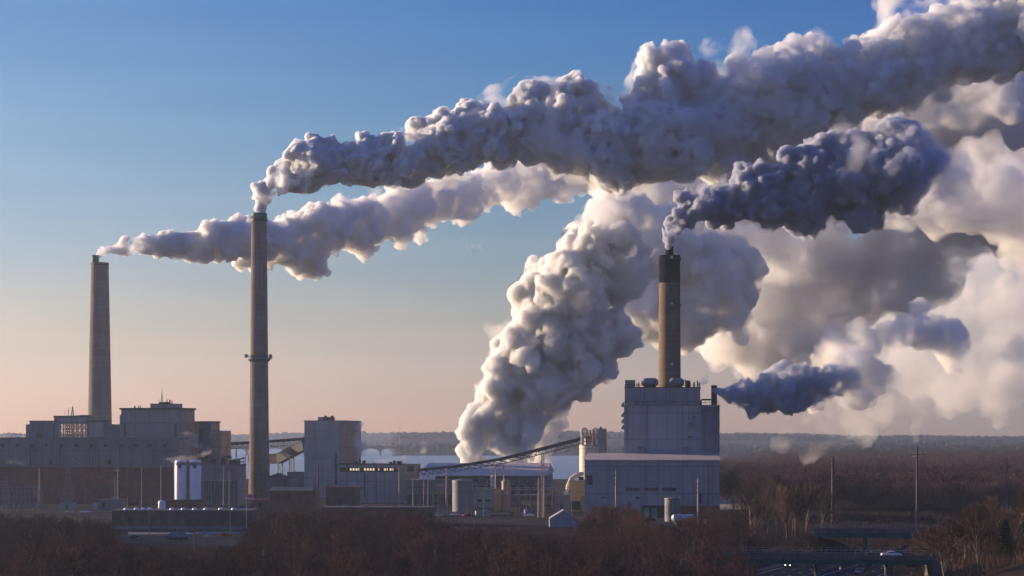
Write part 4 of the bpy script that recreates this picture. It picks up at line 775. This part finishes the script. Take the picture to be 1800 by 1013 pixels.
# yard clutter: pallets, skips, small tanks, parked cars
rg = random.Random(21)
CL = [(462, 890, 870), (366, 886, 880), (372, 893, 860), (640, 886, 850), (660, 884, 855), (822, 905, 850), (848, 907, 845), (905, 893, 900), (930, 896, 880), (990, 915, 800), (1060, 905, 780), (1108, 908, 770), (1246, 905, 780), (1160, 915, 765), (420, 884, 900)]
for i, (px, y, Y) in enumerate(CL):
    c = [M['steel'], M['tan'], M['blue'], M['white'], M['yellow'], M['clad_d']][i % 6]; nm = ['steel', 'tan', 'blue', 'white', 'yellow', 'grey'][i % 6]; wd, hh = rg.uniform(2.5, 6), rg.uniform(1.8, 2.8)
    t = empty('shipping_container', (X_(px, Y), Y, .03), '%s container in the plant yard %s' % (nm, ['below the brick shed', 'right of the silo plinth', 'in front of the ribbed shed', 'before the building with lit windows', 'right of its dark neighbour by the lit building', 'in front of the wide grey tank', 'in front of the small pale house', 'behind the foreground trees by the tan tank', 'by the yard shed posts', 'beside the white tent', 'at the left foot of the main building', 'before the dark opening of the main building', 'at the right corner of the main building', 'in front of the pale cylindrical tank', 'beside the base of the tallest stack'][i]), 'container', 'containers in the yard', rg.uniform(-.3, .3))
    MB().box(-wd/2, wd/2, -1.2, 1.2, .1, hh).build('body', c, t); g = MB(); [g.box(-wd/2+.1+k*.5, -wd/2+.25+k*.5, -1.27, -1.201, .2, hh-.15) for k in range(int(wd/.5))]; g.build('corrugation', c, t)
    g = MB(); g.box(-wd/2, -wd/2+.3, -1, 1, -.05, .1); g.box(wd/2-.3, wd/2, -1, 1, -.05, .1); g.build('skid', M['dark'], t)

# ------------------------------------------------------------------ cars
def make_car(m, label, loc, rz, lamps=False):
    t = empty('car', loc, label, 'car', 'cars on the highway', rz); Lc, Wc = 2.3, .9
    prof = [(-Lc, .35), (-Lc, .85), (-Lc+.25, .98), (-1.2, 1.02), (-.62, 1.40), (.55, 1.42), (1.15, 1.02), (2.0, .9), (Lc, .72), (Lc, .35)]
    me = MB().prism(prof, 'y', -Wc, Wc); o = me.build('body', m, t); bv = o.modifiers.new('bevel', 'BEVEL'); bv.width = .08; bv.segments = 2
    g = MB(); [g.prism([(-1.05, 1.04), (-.62, 1.33), (.50, 1.35), (1.0, 1.04)], 'y', s*Wc-.01 if s > 0 else -Wc-.015, s*Wc+.015 if s > 0 else -Wc+.01) for s in (-1, 1)]
    g.prism([(.62, 1.41), (1.17, 1.05), (1.19, 1.07), (.64, 1.43)], 'y', -.78, .78); g.prism([(-1.22, 1.05), (-.66, 1.42), (-.68, 1.44), (-1.24, 1.07)], 'y', -.78, .78); g.build('windows', M['glass'], t)
    for x in (-1.45, 1.4):
        for s in (-1, 1):
            n = 18; wv = [(x+r*math.cos(2*math.pi*k/n), y, .33+r*math.sin(2*math.pi*k/n)) for r, y in ((.33, s*(Wc-.16)), (.33, s*(Wc+.03)), (.2, s*(Wc+.03))) for k in range(n)]
            o = MB().add(wv, [(j*n+k, j*n+(k+1) % n, (j+1)*n+(k+1) % n, (j+1)*n+k) for j in range(2) for k in range(n)]).build('wheel', M['tyre'], t)
            rv = [(x+.2*math.cos(2*math.pi*k/n), s*(Wc+.02), .33+.2*math.sin(2*math.pi*k/n)) for k in range(n)]; MB().add(rv, [tuple(range(n))]).build('rim', M['rim'], o)
    for s in (-1, 1):
        MB().box(Lc-.06, Lc+.03, s*.62-.18, s*.62+.18, .62, .76).build('headlight', M['headlamp'] if lamps else M['rim'], t); MB().box(-Lc-.02, -Lc+.05, s*.65-.16, s*.65+.16, .68, .82).build('taillight', M['car_r'], t)
    return t

spots = [(236, 660, 'dark', 'left of the guard house'), (372, 668, 'silver', 'right of the guard house'), (396, 672, 'red', 'near the right end of the access road'), (640, 838, 'white', 'before the brick block'), (668, 838, 'dark', 'before the building with lit windows'), (770, 850, 'silver', 'beside the stout pole'), (800, 852, 'white', 'in front of the wide tank'), (822, 846, 'red', 'at the right foot of the wide tank'), (898, 850, 'dark', 'below the narrow tan tank'), (930, 845, 'white', 'left of the group of three poles'), (120, 880, 'silver', 'below the pale hut'), (150, 884, 'white', 'between the pale hut and the blue-grey shed')]
for i, (px, Y, c, w_) in enumerate(spots): o = make_car({'dark': M['car_d'], 'silver': M['car_s'], 'red': M['car_r'], 'white': M['car_w']}[c], '%s car parked in the plant yard %s' % (c, w_), (X_(px, Y), Y, .06), rg.uniform(-.4, .4)); o['group'] = 'cars parked in the yard'
for i, (px, Y, w_) in enumerate([(30, 900, 'at the far left'), (150, 870, 'below the lattice pylon'), (262, 690, 'left of the guard house'), (405, 690, 'right of the guard house'), (655, 830, 'before the brick block'), (770, 835, 'left of the wide tank'), (850, 840, 'before the small pale house'), (925, 835, 'before the yard shed'), (1005, 800, 'behind the white tent'), (1100, 785, 'before the main building')]):
    t = empty('street_lamp', (X_(px, Y), Y, 0), 'thin grey lamp post in the yard '+w_, 'street lamp', 'lamp posts in the yard'); MB().tube((0, 0, 0), (0, 0, 9), .11, .07).build('shaft', M['steel'], t); MB().path([(0, 0, 9), (.6, 0, 9.5), (1.8, 0, 9.6)], .06).build('arm', M['steel'], t); MB().box(1.6, 2.3, -.15, .15, 9.48, 9.66).build('lamp_head', M['clad'], t)
def fence(p, q, label):
    p, q = Vector(p), Vector(q); t = empty('fence', p, label, 'fence'); g = MB(); w2 = MB(); d = q-p; n = int(d.length/3)
    for k in range(n+1): c = d*(k/n); g.tube(c, c+Vector((0, 0, 2.2)), .05, n=4)
    for z in (.1, .5, .9, 1.3, 1.7, 2.1): w2.tube((0, 0, z), d+Vector((0, 0, z)), .02, n=3)
    g.build('posts', M['steel'], t); w2.build('mesh', M['steel'], t)
fence((X_(-20, 800), 800, 0), (X_(196, 790), 790, 0), 'thin wire fence between the left trees and the yard'); fence((X_(765, 790), 790, 0), (X_(960, 780), 780, 0), 'thin wire fence between the centre trees and the yard'); fence((X_(215, 684), 684, 0), (X_(440, 696), 696, 0), 'wire fence behind the guard house along the pale verge')
# pipe bridges and ducts between the middle buildings
t = empty('pipe_bridge', (X_(760, 955), 955, 0), 'long elevated rack of pipes running in front of the beige roofed hall', 'pipework'); g = MB(); g2 = MB(); x1 = X_(990, 955)-X_(760, 955)
for k in range(13):
    x = x1*k/12
    for y in (-1, 1): g.tube((x, y, 0), (x, y, 9.2), .16, n=5)
    g.beam((x, -1.3, 8.2), (x, 1.3, 8.2), .3, .3); g.tube((x, -1, 5), (min(x1, x+x1/12), -1, 8.2), .09, n=4)
for y, z, r in ((-.9, 8.6, .28), (-.2, 8.55, .2), (.5, 8.7, .35), (-.6, 9.5, .15), (.2, 9.6, .22)): g2.tube((0, y, z), (x1, y, z), r, n=8)
g.build('frame', M['pipe'], t); g2.build('pipe', M['steel'], t)
t = empty('wall_ladder', (X_(1245, 808), 808.6, 0), 'caged ladder running up the right end of the main building', 'ladder'); g = MB(); h = 24
for dx in (-.35, .35): g.tube((dx, 0, .5), (dx, 0, h), .08, n=4)
for k in range(44): g.tube((-.35, 0, .8+k*.53), (.35, 0, .8+k*.53), .04, n=4)
g.build('rungs', M['dark'], t); g = MB()
for k in range(10): z = 3+k*2.1; g.path([(-.4, 0, z), (-.45, -.6, z), (0, -.9, z), (.45, -.6, z), (.4, 0, z)], .05, 4)
g.build('cage', M['dark'], t)

# ------------------------------------------------------------------ highway and its two bridges
HA, HB = Vector((X_(1330, 430), 430)), Vector((X_(1690, 720), 720)); hd = (HB-HA).normalized(); hs = Vector((hd.y, -hd.x)); A0, B0 = HA-hd*40, HB+hd*120
def strip(name, off0, off1, z, m, a=A0, b_=B0, kind='structure'):
    pts = [a+hs*off0, a+hs*off1, b_+hs*off1, b_+hs*off0]; o = MB().add([(p.x, p.y, z) for p in pts], [(0, 1, 2, 3)]).build(name, m); return tag(o, kind=kind)
strip('highway', -16, 16, .06, M['asphalt']); strip('highway_shoulder', -19, 19, .03, M['deck'])
g = MB()
for off in (-14.5, -1.6, 1.6, 14.5): pts = [A0+hs*(off-.12), A0+hs*(off+.12), B0+hs*(off+.12), B0+hs*(off-.12)]; g.add([(p.x, p.y, .09) for p in pts], [(0, 1, 2, 3)])
Ln = (B0-A0).length; k = 0
while k*12 < Ln:
    for off in (-10.2, -5.9, 5.9, 10.2):
        p, q = A0+hd*(k*12), A0+hd*(k*12+3.5); g.add([(c.x+hs.x*s, c.y+hs.y*s, .09) for c, s in ((p, off-.1), (p, off+.1), (q, off+.1), (q, off-.1))], [(0, 1, 2, 3)])
    k += 1
tag(g.build('road_markings', M['paint']), kind='structure')
g = MB(); p, q = A0, B0; g.beam((p.x, p.y, .5), (q.x, q.y, .5), .5, .9); o = g.build('median_barrier', M['deck']); tag(o, 'long concrete barrier down the middle of the highway', 'barrier')
def overpass(name, a, b_, wid, zt, th, label, girder, piers, wall=False):
    a, b_ = Vector(a), Vector(b_); d = (b_-a).normalized(); s = Vector((d.y, -d.x)); ln = (b_-a).length; rz = math.atan2(d.y, d.x)
    t = empty(name, (a.x, a.y, 0), label, 'bridge', None, rz)
    MB().box(0, ln, -wid/2, wid/2, zt-.35, zt).build('deck', M['deck'], t)
    o = MB().box(0, ln, -wid/2+.6, wid/2-.6, zt-.352-th, zt-.352).build('girder', girder, t); g = MB()
    for k in range(int(ln/2.5)): g.box(1+k*2.5, 1.15+k*2.5, -wid/2+.42, -wid/2+.599, zt-.352-th, zt-.36)
    g.build('stiffener', girder, o)
    for sy in (-1, 1):
        c = sy*(wid/2-.2); o = MB().box(0, ln, c-.18, c+.18, zt+.002, zt+.8).build('parapet', M['deck'], t); g = MB(); railing(g, [(0, c, zt+.8), (ln, c, zt+.8)], 1.1, 2.2, .05); g.build('fence', M['steel'], o)
    MB().box(.1, ln-.1, -wid/2+.5, wid/2-.5, zt+.003, zt+.05).build('roadway', M['asphalt'], t)
    for x in piers:
        o = MB().box(x-.6, x+.6, -wid/2+1, wid/2-1, zt-.36-th-1, zt-.36-th).build('pier_cap', M['deck'], t); g = MB(); [g.lathe([(.55, -1), (.55, zt-.36-th-1)], cx=x, cy=c, n=14) for c in (-wid/2+2, 0, wid/2-2)]; g.build('column', M['deck'], o, True)
    for x in (0, ln): MB().box(x-1, x+1, -wid/2-1, wid/2+1, -2, zt-.36).build('abutment', M['deck'], t)
    return t
zt1 = Z_(979, 455)
overpass('road_bridge', (X_(1205, 456), 456), (X_(1640, 452), 452), 11, zt1, 1.0, 'nearer concrete road bridge over the highway with a white car on it', M['green'], (14, 30, 46))
overpass('girder_bridge', (X_(1432, 560), 560), (X_(1690, 552), 552), 8, Z_(935, 556), 1.3, 'farther green steel girder bridge over the highway', M['green'], (14,))
make_car(M['car_w'], 'white car driving on the nearer road bridge', (X_(1563, 454), 451.5, zt1+.06), 0)
def on_road(px, y, off=None): Y = H*F/(y-HZ); return (X_(px, Y), Y, .1)
hr = math.atan2(hd.y, hd.x)
make_car(M['car_d'], 'dark car with lit headlights under the nearer road bridge', on_road(1388, 998), hr+math.pi, True)
make_car(M['car_s'], 'silver car at the bottom edge on the highway near the orange barrels', on_road(1512, 1010), hr)
for px, y, lb in ((1478, 1005, 'left orange drum at the highway edge'), (1502, 996, 'right orange drum at the highway edge')):
    x, Y, _ = on_road(px, y); t = empty('traffic_drum', (x, Y, .06), lb, 'traffic drum', 'orange drums'); MB().lathe([(.42, 0), (.42, .12), (.33, .14), (.26, 1.25), (.05, 1.3)], n=14).build('body', M['orange'], t, True); MB().lathe([(.325, .55), (.31, .8)], n=14, caps=False).build('band', M['white'], t)
# pine on the slope
Y = 452; x = X_(1768, Y); zg = tz(x, Y); h = Z_(912, Y)-zg; t = empty('pine_tree', (x, Y, zg), 'dark green pine among the bare trees on the right slope', 'tree')
MB().tube((0, 0, 0), (0, 0, h), .25, .05, n=8).build('trunk', M['bark'], t); rg_ = np.random.default_rng(8); n = 9000; f = rg_.random(n)**.8; br = (np.floor(f*11)+.5*rg_.random(n))/11; rad = (1-br)*3.6*rg_.random(n)**.5*(.75+.35*np.sin(rg_.integers(0, 6, n)*1.1+br*20)); a = rg_.random(n)*6.283; a = np.round(a*1.6)/1.6+rg_.normal(size=n)*.16
p = np.column_stack([rad*np.cos(a), rad*np.sin(a), h*.12+br*h*.88-rad*.22]); d = np.column_stack([np.cos(a)*.35, np.sin(a)*.35, rg_.normal(size=n)*.25+.1])+rg_.normal(size=(n, 3))*.15; v, fc = blades(p, p+d, np.full(n, .035), 2); np_mesh('crown', v, fc, M['needle'], t)

HAZE = 6e-5

# ------------------------------------------------------------------ smoke and steam
def steam_mat(dens, scale=.05, lo=.4, hi=.52, step=.1, col=(1, 1, 1), an=.25, detail=4, fall=None):
    m = bpy.data.materials.new('steam'); m.use_nodes = True; n = m.node_tree; n.nodes.clear(); out = n.nodes.new('ShaderNodeOutputMaterial'); v = n.nodes.new('ShaderNodeVolumePrincipled')
    v.inputs['Color'].default_value = (*col, 1); v.inputs['Anisotropy'].default_value = an; n.links.new(v.outputs[0], out.inputs['Volume'])
    c = n.nodes.new('ShaderNodeTexCoord'); no = n.nodes.new('ShaderNodeTexNoise'); no.inputs['Scale'].default_value = scale; no.inputs['Detail'].default_value = detail; no.inputs['Roughness'].default_value = .55; no.inputs['Distortion'].default_value = 0
    r = n.nodes.new('ShaderNodeMapRange'); r.inputs['From Min'].default_value = lo; r.inputs['From Max'].default_value = hi; r.inputs['To Max'].default_value = dens
    n.links.new(c.outputs['Object'], no.inputs['Vector']); n.links.new(no.outputs[0], r.inputs[0]); 
    if fall:                                  # (world x where it starts to thin, world x at the end, end fraction)
        ge = n.nodes.new('ShaderNodeNewGeometry'); se = n.nodes.new('ShaderNodeSeparateXYZ'); n.links.new(ge.outputs['Position'], se.inputs[0])
        fr = n.nodes.new('ShaderNodeMapRange'); fr.interpolation_type = 'SMOOTHSTEP'; fr.inputs['From Min'].default_value = fall[0]; fr.inputs['From Max'].default_value = fall[1]; fr.inputs['To Min'].default_value = 1; fr.inputs['To Max'].default_value = fall[2]
        mu = n.nodes.new('ShaderNodeMath'); mu.operation = 'MULTIPLY'; n.links.new(se.outputs[0], fr.inputs[0]); n.links.new(fr.outputs[0], mu.inputs[0]); n.links.new(r.outputs[0], mu.inputs[1]); n.links.new(mu.outputs[0], v.inputs['Density'])
    else: n.links.new(r.outputs[0], v.inputs['Density'])
    m.cycles.volume_step_rate = step*1.5
    return m
def veil(parent, lines, Y, m, seed, vox, grow=1.12, **kw):
    L2 = [[(q[0], q[1], q[2]*grow)+tuple(q[3:]) for q in ln] for ln in lines]; o = plume('wisps', None, L2, Y, m, seed=seed, vox=vox, kids=(10, 7), cat=None, **kw)
    o.parent = parent; o.location = o.location-parent.location; return o
def plume(name, label, lines, Y, m, seed=1, vox=1.0, kids=(12, 9, 7), spacing=.42, jit=.28, base=(.5, .78), krange=(.3, .55), billow=0, cat='smoke plume', flat=1.0, group=None):
    rng = np.random.default_rng(seed); P = []; R = []
    for line in lines:
        A = [(np.array(at(q[0], q[1], Y+(q[3] if len(q) > 3 else 0))), q[2]/F*Y) for q in line]; t = 0
        for (a, ra), (b_, rb) in zip(A, A[1:]):
            Ls = np.linalg.norm(b_-a); s = t
            while s < Ls:
                k = s/Ls; r = ra+(rb-ra)*k; p = a+(b_-a)*k; q = rng.normal(size=3)*r*jit; q[1] *= flat; P.append(p+q); R.append(r*rng.uniform(*base)); P.append(p+q*.15); R.append(r*.62); s += r*spacing
            t = s-Ls
    C = np.array(P); Rr = np.array(R); baseC, baseR = C, Rr; aC, aR = [C], [Rr]
    for nk in kids:
        d = rng.normal(size=(len(C), nk, 3)); d /= np.linalg.norm(d, axis=2, keepdims=True); rr = Rr[:, None]*rng.uniform(*krange, size=(len(C), nk))
        cc = (C[:, None, :]+d*(Rr[:, None]*.92)[:, :, None]).reshape(-1, 3); rr = rr.reshape(-1); keep = rr > vox*1.1; cc, rr = cc[keep], rr[keep]
        if len(cc) == 0: break
        D = np.full(len(cc), False)
        for i in range(0, len(cc), 4000):
            dd = np.linalg.norm(cc[i:i+4000, None, :]-baseC[None], axis=2)+rr[i:i+4000, None]*.9 < baseR[None]; D[i:i+4000] = dd.any(1)
        C, Rr = cc[~D], rr[~D]; aC.append(C); aR.append(Rr)
    parts_v, parts_f, off = [], [], 0
    C = np.concatenate(aC); Rr = np.concatenate(aR); O = C.mean(0)
    for sel, sub in ((Rr > vox*5, 3), ((Rr <= vox*5)&(Rr > vox*2.2), 2), (Rr <= vox*2.2, 1)):
        if not sel.any(): continue
        V, Fs = ico(sub); el = rng.uniform(.72, 1.25, size=(int(sel.sum()), 1, 3)); v = ((C[sel]-O)[:, None, :]+Rr[sel][:, None, None]*el*V[None]).reshape(-1, 3); f = (np.arange(sel.sum())[:, None, None]*len(V)+Fs[None]).reshape(-1, 3)+off
        parts_v.append(v); parts_f.append(f); off += len(v)
    o = np_mesh(name, np.concatenate(parts_v), np.concatenate(parts_f), m); o.location = O
    md = o.modifiers.new('remesh', 'REMESH'); md.mode = 'VOXEL'; md.voxel_size = vox; md.use_smooth_shade = True
    for sz, st in ((9*vox, 4.2*vox), (3.6*vox, 2.0*vox)):
        tx = bpy.data.textures.new('swirl', 'CLOUDS'); tx.noise_scale = sz; tx.noise_depth = 3; tx.noise_basis = 'ORIGINAL_PERLIN'
        dm = o.modifiers.new('swirl', 'DISPLACE'); dm.texture = tx; dm.texture_coords = 'LOCAL'; dm.strength = st*2; dm.mid_level = .5
    md = o.modifiers.new('remesh2', 'REMESH'); md.mode = 'VOXEL'; md.voxel_size = vox; md.use_smooth_shade = True
    me = bpy.data.meshes.new_from_object(o.evaluated_get(bpy.context.evaluated_depsgraph_get())); o.modifiers.clear(); old = o.data; o.data = me; bpy.data.meshes.remove(old)
    if not me.materials: me.materials.append(m)
    print('PLUME', name, len(C), 'puffs', len(me.vertices), 'verts', flush=True)
    return tag(o, label, cat, group)

P2 = [[(456, 374, 8), (458, 360, 12), (465, 342, 19), (484, 324, 28), (520, 306, 40), (560, 290, 50), (640, 290, 48), (720, 268, 52), (800, 250, 60), (870, 240, 66), (960, 240, 82), (1040, 255, 80), (1130, 245, 90), (1230, 225, 100), (1330, 205, 95), (1430, 170, 88), (1540, 130, 85), (1640, 95, 85), (1760, 60, 92), (1900, 20, 110), (2050, 0, 140)],
  [(555, 262, 22), (560, 258, 22)], [(640, 262, 22), (650, 260, 20)], [(765, 215, 28), (780, 212, 26)], [(835, 205, 34), (850, 200, 32)], [(920, 170, 38), (940, 165, 34)], [(1000, 165, 42), (1015, 160, 36), (1040, 190, 36)], [(1160, 150, 62), (1195, 140, 58), (1240, 150, 50)], [(1140, 200, 50), (1180, 170, 50)], [(1300, 118, 30), (1296, 130, 26)], [(1395, 105, 45), (1430, 100, 40), (1470, 110, 40)], [(1560, 75, 50), (1620, 60, 48), (1680, 40, 50), (1730, 20, 50)]]
t = plume('smoke_plume', 'dense white-topped plume streaming right from the tallest chimney to the upper right corner', P2, 1166, steam_mat(1.8, .09, .40, .50, .08, col=(.94, .96, .99), fall=(-120, 170, .2)), seed=3, vox=.7, krange=(.24, .5), kids=(14, 10, 8), jit=.24)
veil(t, [P2[0][6:]]+P2[4:], 1166, steam_mat(.09, .035, .50, .64, .07, detail=5), 103, 1.3)
plume('smoke_plume', 'long cream and grey plume drifting from the far left chimney behind the tallest chimney',
 [[(174, 448, 6), (176, 442, 8), (190, 437, 11), (215, 437, 15), (260, 432, 20), (310, 430, 24), (360, 428, 30), (400, 425, 40), (450, 425, 42, 40), (500, 425, 46, 60), (550, 410, 50, 80), (610, 398, 50, 110), (670, 385, 50, 140), (730, 365, 52, 170), (800, 345, 52, 200), (870, 320, 54, 230), (950, 305, 56, 250), (1040, 300, 50, 260), (1120, 310, 60, 270)],
  [(375, 408, 24), (390, 404, 22)], [(520, 450, 22, 70), (500, 455, 20, 60)], [(735, 415, 18, 170), (745, 412, 16, 170)]],
 1440, steam_mat(.9, .08, .37, .50, .08, detail=5, col=(.975, .98, .99), fall=(-280, -20, .2)), seed=8, vox=.9, kids=(14, 10, 7), jit=.24)
plume('smoke_plume', 'broad soft cream cloud bank behind everything at the upper right',
 [[(1080, 330, 63), (1180, 340, 80), (1300, 330, 92), (1430, 300, 103), (1560, 260, 126), (1700, 210, 150), (1850, 160, 172), (2000, 120, 184)], [(1650, 330, 103), (1750, 330, 126), (1850, 310, 138)]],
 1500, steam_mat(.20, .034, .40, .62, .07, detail=6), seed=12, vox=2.4, kids=(12, 8), jit=.3)
# P3: right chimney's plume, shade put into the dark smoke colour
t = plume('smoke_plume', 'dark blue-grey plume blowing right from the brown chimney of the main building',
 [[(1177, 434, 7), (1178, 422, 11), (1181, 408, 15), (1188, 390, 21), (1206, 372, 26), (1235, 358, 32), (1280, 350, 44), (1330, 345, 54), (1380, 335, 60), (1440, 322, 72), (1500, 318, 82), (1560, 308, 90), (1620, 315, 80)],
  [(1205, 345, 18), (1215, 340, 18)], [(1300, 305, 20), (1350, 300, 22)], [(1440, 262, 28), (1450, 255, 24)], [(1560, 230, 30), (1575, 226, 28)], [(1520, 250, 30), (1530, 245, 26)]],
 850, steam_mat(1.7, .13, .41, .50, .08, col=(.70, .735, .83), fall=(105, 190, .10)), seed=17, vox=.6, krange=(.26, .52), kids=(14, 10, 8), jit=.24)
veil(t, [[(1230, 362, 32), (1280, 350, 44), (1330, 345, 54), (1380, 335, 60), (1440, 322, 72), (1500, 318, 82), (1560, 308, 90), (1620, 315, 86), (1690, 320, 70)]], 850, steam_mat(.10, .05, .49, .63, .07, detail=5, col=(.8, .84, .92)), 117, 1.0)
plume('smoke_plume', 'grey drifting tail of the dark plume at the right edge below the cloud bank',
 [[(1640, 330, 66), (1700, 345, 77), (1780, 350, 82), (1860, 350, 94), (1960, 345, 99)], [(1530, 385, 24), (1600, 380, 33), (1680, 375, 40)]],
 870, steam_mat(.16, .035, .42, .62, .08, detail=5), seed=19, vox=1.1, kids=(12, 9))
# P4: steam rising from the river side
P4 = [[(822, 822, 20), (828, 800, 26), (838, 770, 32), (852, 735, 38), (870, 700, 44), (892, 660, 50), (920, 615, 58), (950, 565, 66), (985, 515, 78), (1025, 480, 84), (1060, 490, 78)],
 [(868, 822, 26), (880, 780, 32), (900, 735, 40), (925, 690, 50), (965, 650, 58), (1010, 615, 64), (1050, 590, 66), (1070, 580, 50)],
 [(905, 822, 22), (918, 780, 28), (938, 740, 33), (965, 705, 38), (1005, 670, 40), (1050, 640, 40)], [(1000, 440, 34), (1040, 432, 30)], [(940, 505, 36), (955, 480, 34)]]
t = plume('steam_column', 'bright billowing steam column rising behind the conveyor and leaning right', P4, 1265, steam_mat(.7, .07, .40, .50, .08, col=(.975, .98, .985)), seed=23, vox=1.0, kids=(14, 10, 7), krange=(.26, .52), jit=.24, cat='steam cloud')
veil(t, [P4[0][4:], P4[1][3:]], 1265, steam_mat(.06, .03, .50, .64, .07, detail=5), 123, 1.4)
plume('steam_column', 'thin pale steam column rising just right of the big one behind the conveyor',
 [[(935, 822, 12), (944, 800, 16), (955, 772, 20), (968, 742, 23), (984, 712, 24), (1003, 688, 22), (1025, 670, 16)], [(958, 822, 8), (966, 795, 12), (972, 770, 13)]],
 1275, steam_mat(.35, .05, .32, .5, .09), seed=29, vox=.9, cat='steam cloud')
plume('steam_cloud', 'huge soft cloud of steam spreading right behind the brown chimney',
 [[(1020, 430, 44), (1060, 430, 66), (1110, 440, 82), (1170, 470, 99), (1230, 500, 105), (1290, 510, 88)], [(1100, 390, 55), (1160, 400, 66), (1230, 420, 66)], [(1130, 560, 66), (1190, 570, 66), (1230, 560, 66)]],
 1430, steam_mat(.34, .042, .41, .60, .08, detail=6), seed=31, vox=1.6, kids=(12, 9), cat='steam cloud')
plume('steam_cloud', 'peach and mauve steam cloud hanging at the right between the dark plume and the wood',
 [[(1260, 520, 71), (1320, 540, 88), (1390, 520, 106), (1460, 490, 118), (1540, 460, 112), (1620, 430, 94), (1700, 400, 83)], [(1250, 600, 47), (1320, 600, 53), (1390, 590, 53), (1450, 570, 59)], [(1300, 440, 71), (1400, 430, 83), (1500, 420, 83)]],
 1560, steam_mat(.17, .034, .41, .62, .08, detail=6), seed=37, vox=2.2, kids=(12, 8), cat='steam cloud')
# lower right
plume('smoke_plume', 'small dark blue plume blowing right from the little stack on the main building roof',
 [[(1256, 685, 5), (1264, 688, 8), (1278, 692, 13), (1300, 697, 21), (1335, 698, 34), (1372, 694, 42), (1410, 682, 42), (1448, 672, 36), (1480, 655, 34), (1510, 625, 30)], [(1350, 662, 18), (1378, 655, 20)], [(1400, 642, 18), (1412, 645, 16)]],
 842, steam_mat(1.2, .14, .43, .55, .08, col=(.72, .76, .86), fall=(108, 150, .15)), seed=41, vox=.5)  # small plume's shade put into its dark blue smoke colour
plume('steam_cloud', 'upright mauve steam puff standing right of the small dark blue plume',
 [[(1440, 700, 29), (1475, 670, 45), (1510, 640, 52), (1500, 600, 47), (1480, 580, 34)], [(1560, 590, 25), (1600, 585, 38), (1640, 590, 38), (1690, 610, 31)], [(1610, 545, 20), (1620, 555, 25)]],
 1250, steam_mat(.22, .04, .41, .60, .08, detail=5), seed=43, vox=1.2, kids=(12, 9), cat='steam cloud')
plume('steam_cloud', 'thin mauve haze of old smoke filling the right edge above the wood',
 [[(1560, 560, 50), (1660, 540, 70), (1760, 510, 90), (1880, 480, 100)], [(1330, 640, 40), (1420, 650, 50), (1530, 650, 60), (1640, 650, 70), (1740, 630, 80), (1880, 600, 90)], [(1640, 470, 60), (1740, 430, 80), (1860, 400, 90)]],
 1700, steam_mat(.036, .022, .38, .64, .08, detail=5), seed=45, vox=2.6, kids=(10, 6), cat='steam cloud')
plume('steam_cloud', 'faint ragged veil of low steam drifting over the wood at the right',
 [[(1410, 830, 8), (1425, 805, 18), (1440, 780, 26), (1430, 750, 36), (1470, 730, 50), (1560, 700, 60), (1660, 680, 60), (1750, 670, 60), (1840, 660, 60)], [(1360, 785, 14), (1400, 770, 20), (1440, 770, 20)], [(1610, 780, 8), (1612, 740, 14), (1625, 700, 20)]],
 1300, steam_mat(.05, .03, .46, .68, .08, detail=5), seed=47, vox=1.6, kids=(12, 9), cat='steam cloud')
# small wisps
for lab, ln, Y, dn, sd, vx in (
 ('small crescent wisp of vapour hanging alone below the long cream plume', [(812, 415, 3), (818, 428, 6), (832, 438, 8), (848, 436, 4)], 1400, .05, 51, .7),
 ('grey steam drifting along the right side of the tall tower block', [(628, 806, 8), (626, 790, 14), (622, 770, 17), (624, 755, 14), (632, 745, 9)], 1120, .35, 52, .6),
 ('low steam trailing right from the tops of the white silos', [(288, 808, 3), (310, 807, 6), (335, 805, 7), (355, 799, 6), (372, 795, 4)], 960, .09, 53, .35),
 ('pale steam in front of the grey block right of the boiler house', [(318, 768, 8), (335, 775, 12), (350, 782, 12), (362, 790, 9)], 1060, .05, 54, .5),
 ('small steam puff beyond the hall at the far left edge', [(-5, 768, 8), (8, 764, 7), (18, 768, 3)], 1600, .05, 55, .8),
 ('little steam puff just left of the rooftop block above the long hall', [(38, 770, 4), (42, 764, 5), (46, 758, 3)], 1180, .06, 56, .5),
 ('low puff against the long hall above the brick wall at the far left', [(12, 812, 4), (22, 808, 7), (36, 812, 5), (52, 814, 3)], 970, .03, 57, .35),
 ('steam creeping over the roof of the building with lit windows', [(650, 812, 4), (672, 810, 6), (695, 806, 7), (712, 804, 5)], 1035, .05, 58, .4),
 ('dark wisp rising from the roof edge beside the small stack', [(1232, 676, 5), (1238, 668, 8), (1246, 662, 6)], 846, .3, 59, .35),
 ('tiny steam puff over the rooftop fans of the tower block', [(576, 738, 2), (581, 733, 4), (583, 729, 3)], 1104, .10, 60, .3),
 ('short plume standing over the river in front of the island wood', [(745, 795, 7), (744, 785, 7), (742, 776, 5)], 3700, .02, 61, 1.6)):
    plume('vapour_wisp', lab, [ln], Y, steam_mat(dn, .12 if Y < 2000 else .04, .40, .58, .1), seed=sd, vox=vx, kids=(10, 6), cat='vapour')

# ------------------------------------------------------------------ haze
hz = MB().box(-9500, 9500, -600, 10500, -14, 420).build('haze', M['steel'], None); tag(hz, kind='stuff')
hm = bpy.data.materials.new('haze_air'); hm.use_nodes = True; n = hm.node_tree; n.nodes.clear(); out = n.nodes.new('ShaderNodeOutputMaterial'); pv = n.nodes.new('ShaderNodeVolumePrincipled')
pv.inputs['Color'].default_value = (.62, .76, 1.0, 1); pv.inputs['Density'].default_value = HAZE; pv.inputs['Anisotropy'].default_value = .35; n.links.new(pv.outputs[0], out.inputs['Volume']); hz.data.materials.clear(); hz.data.materials.append(hm)
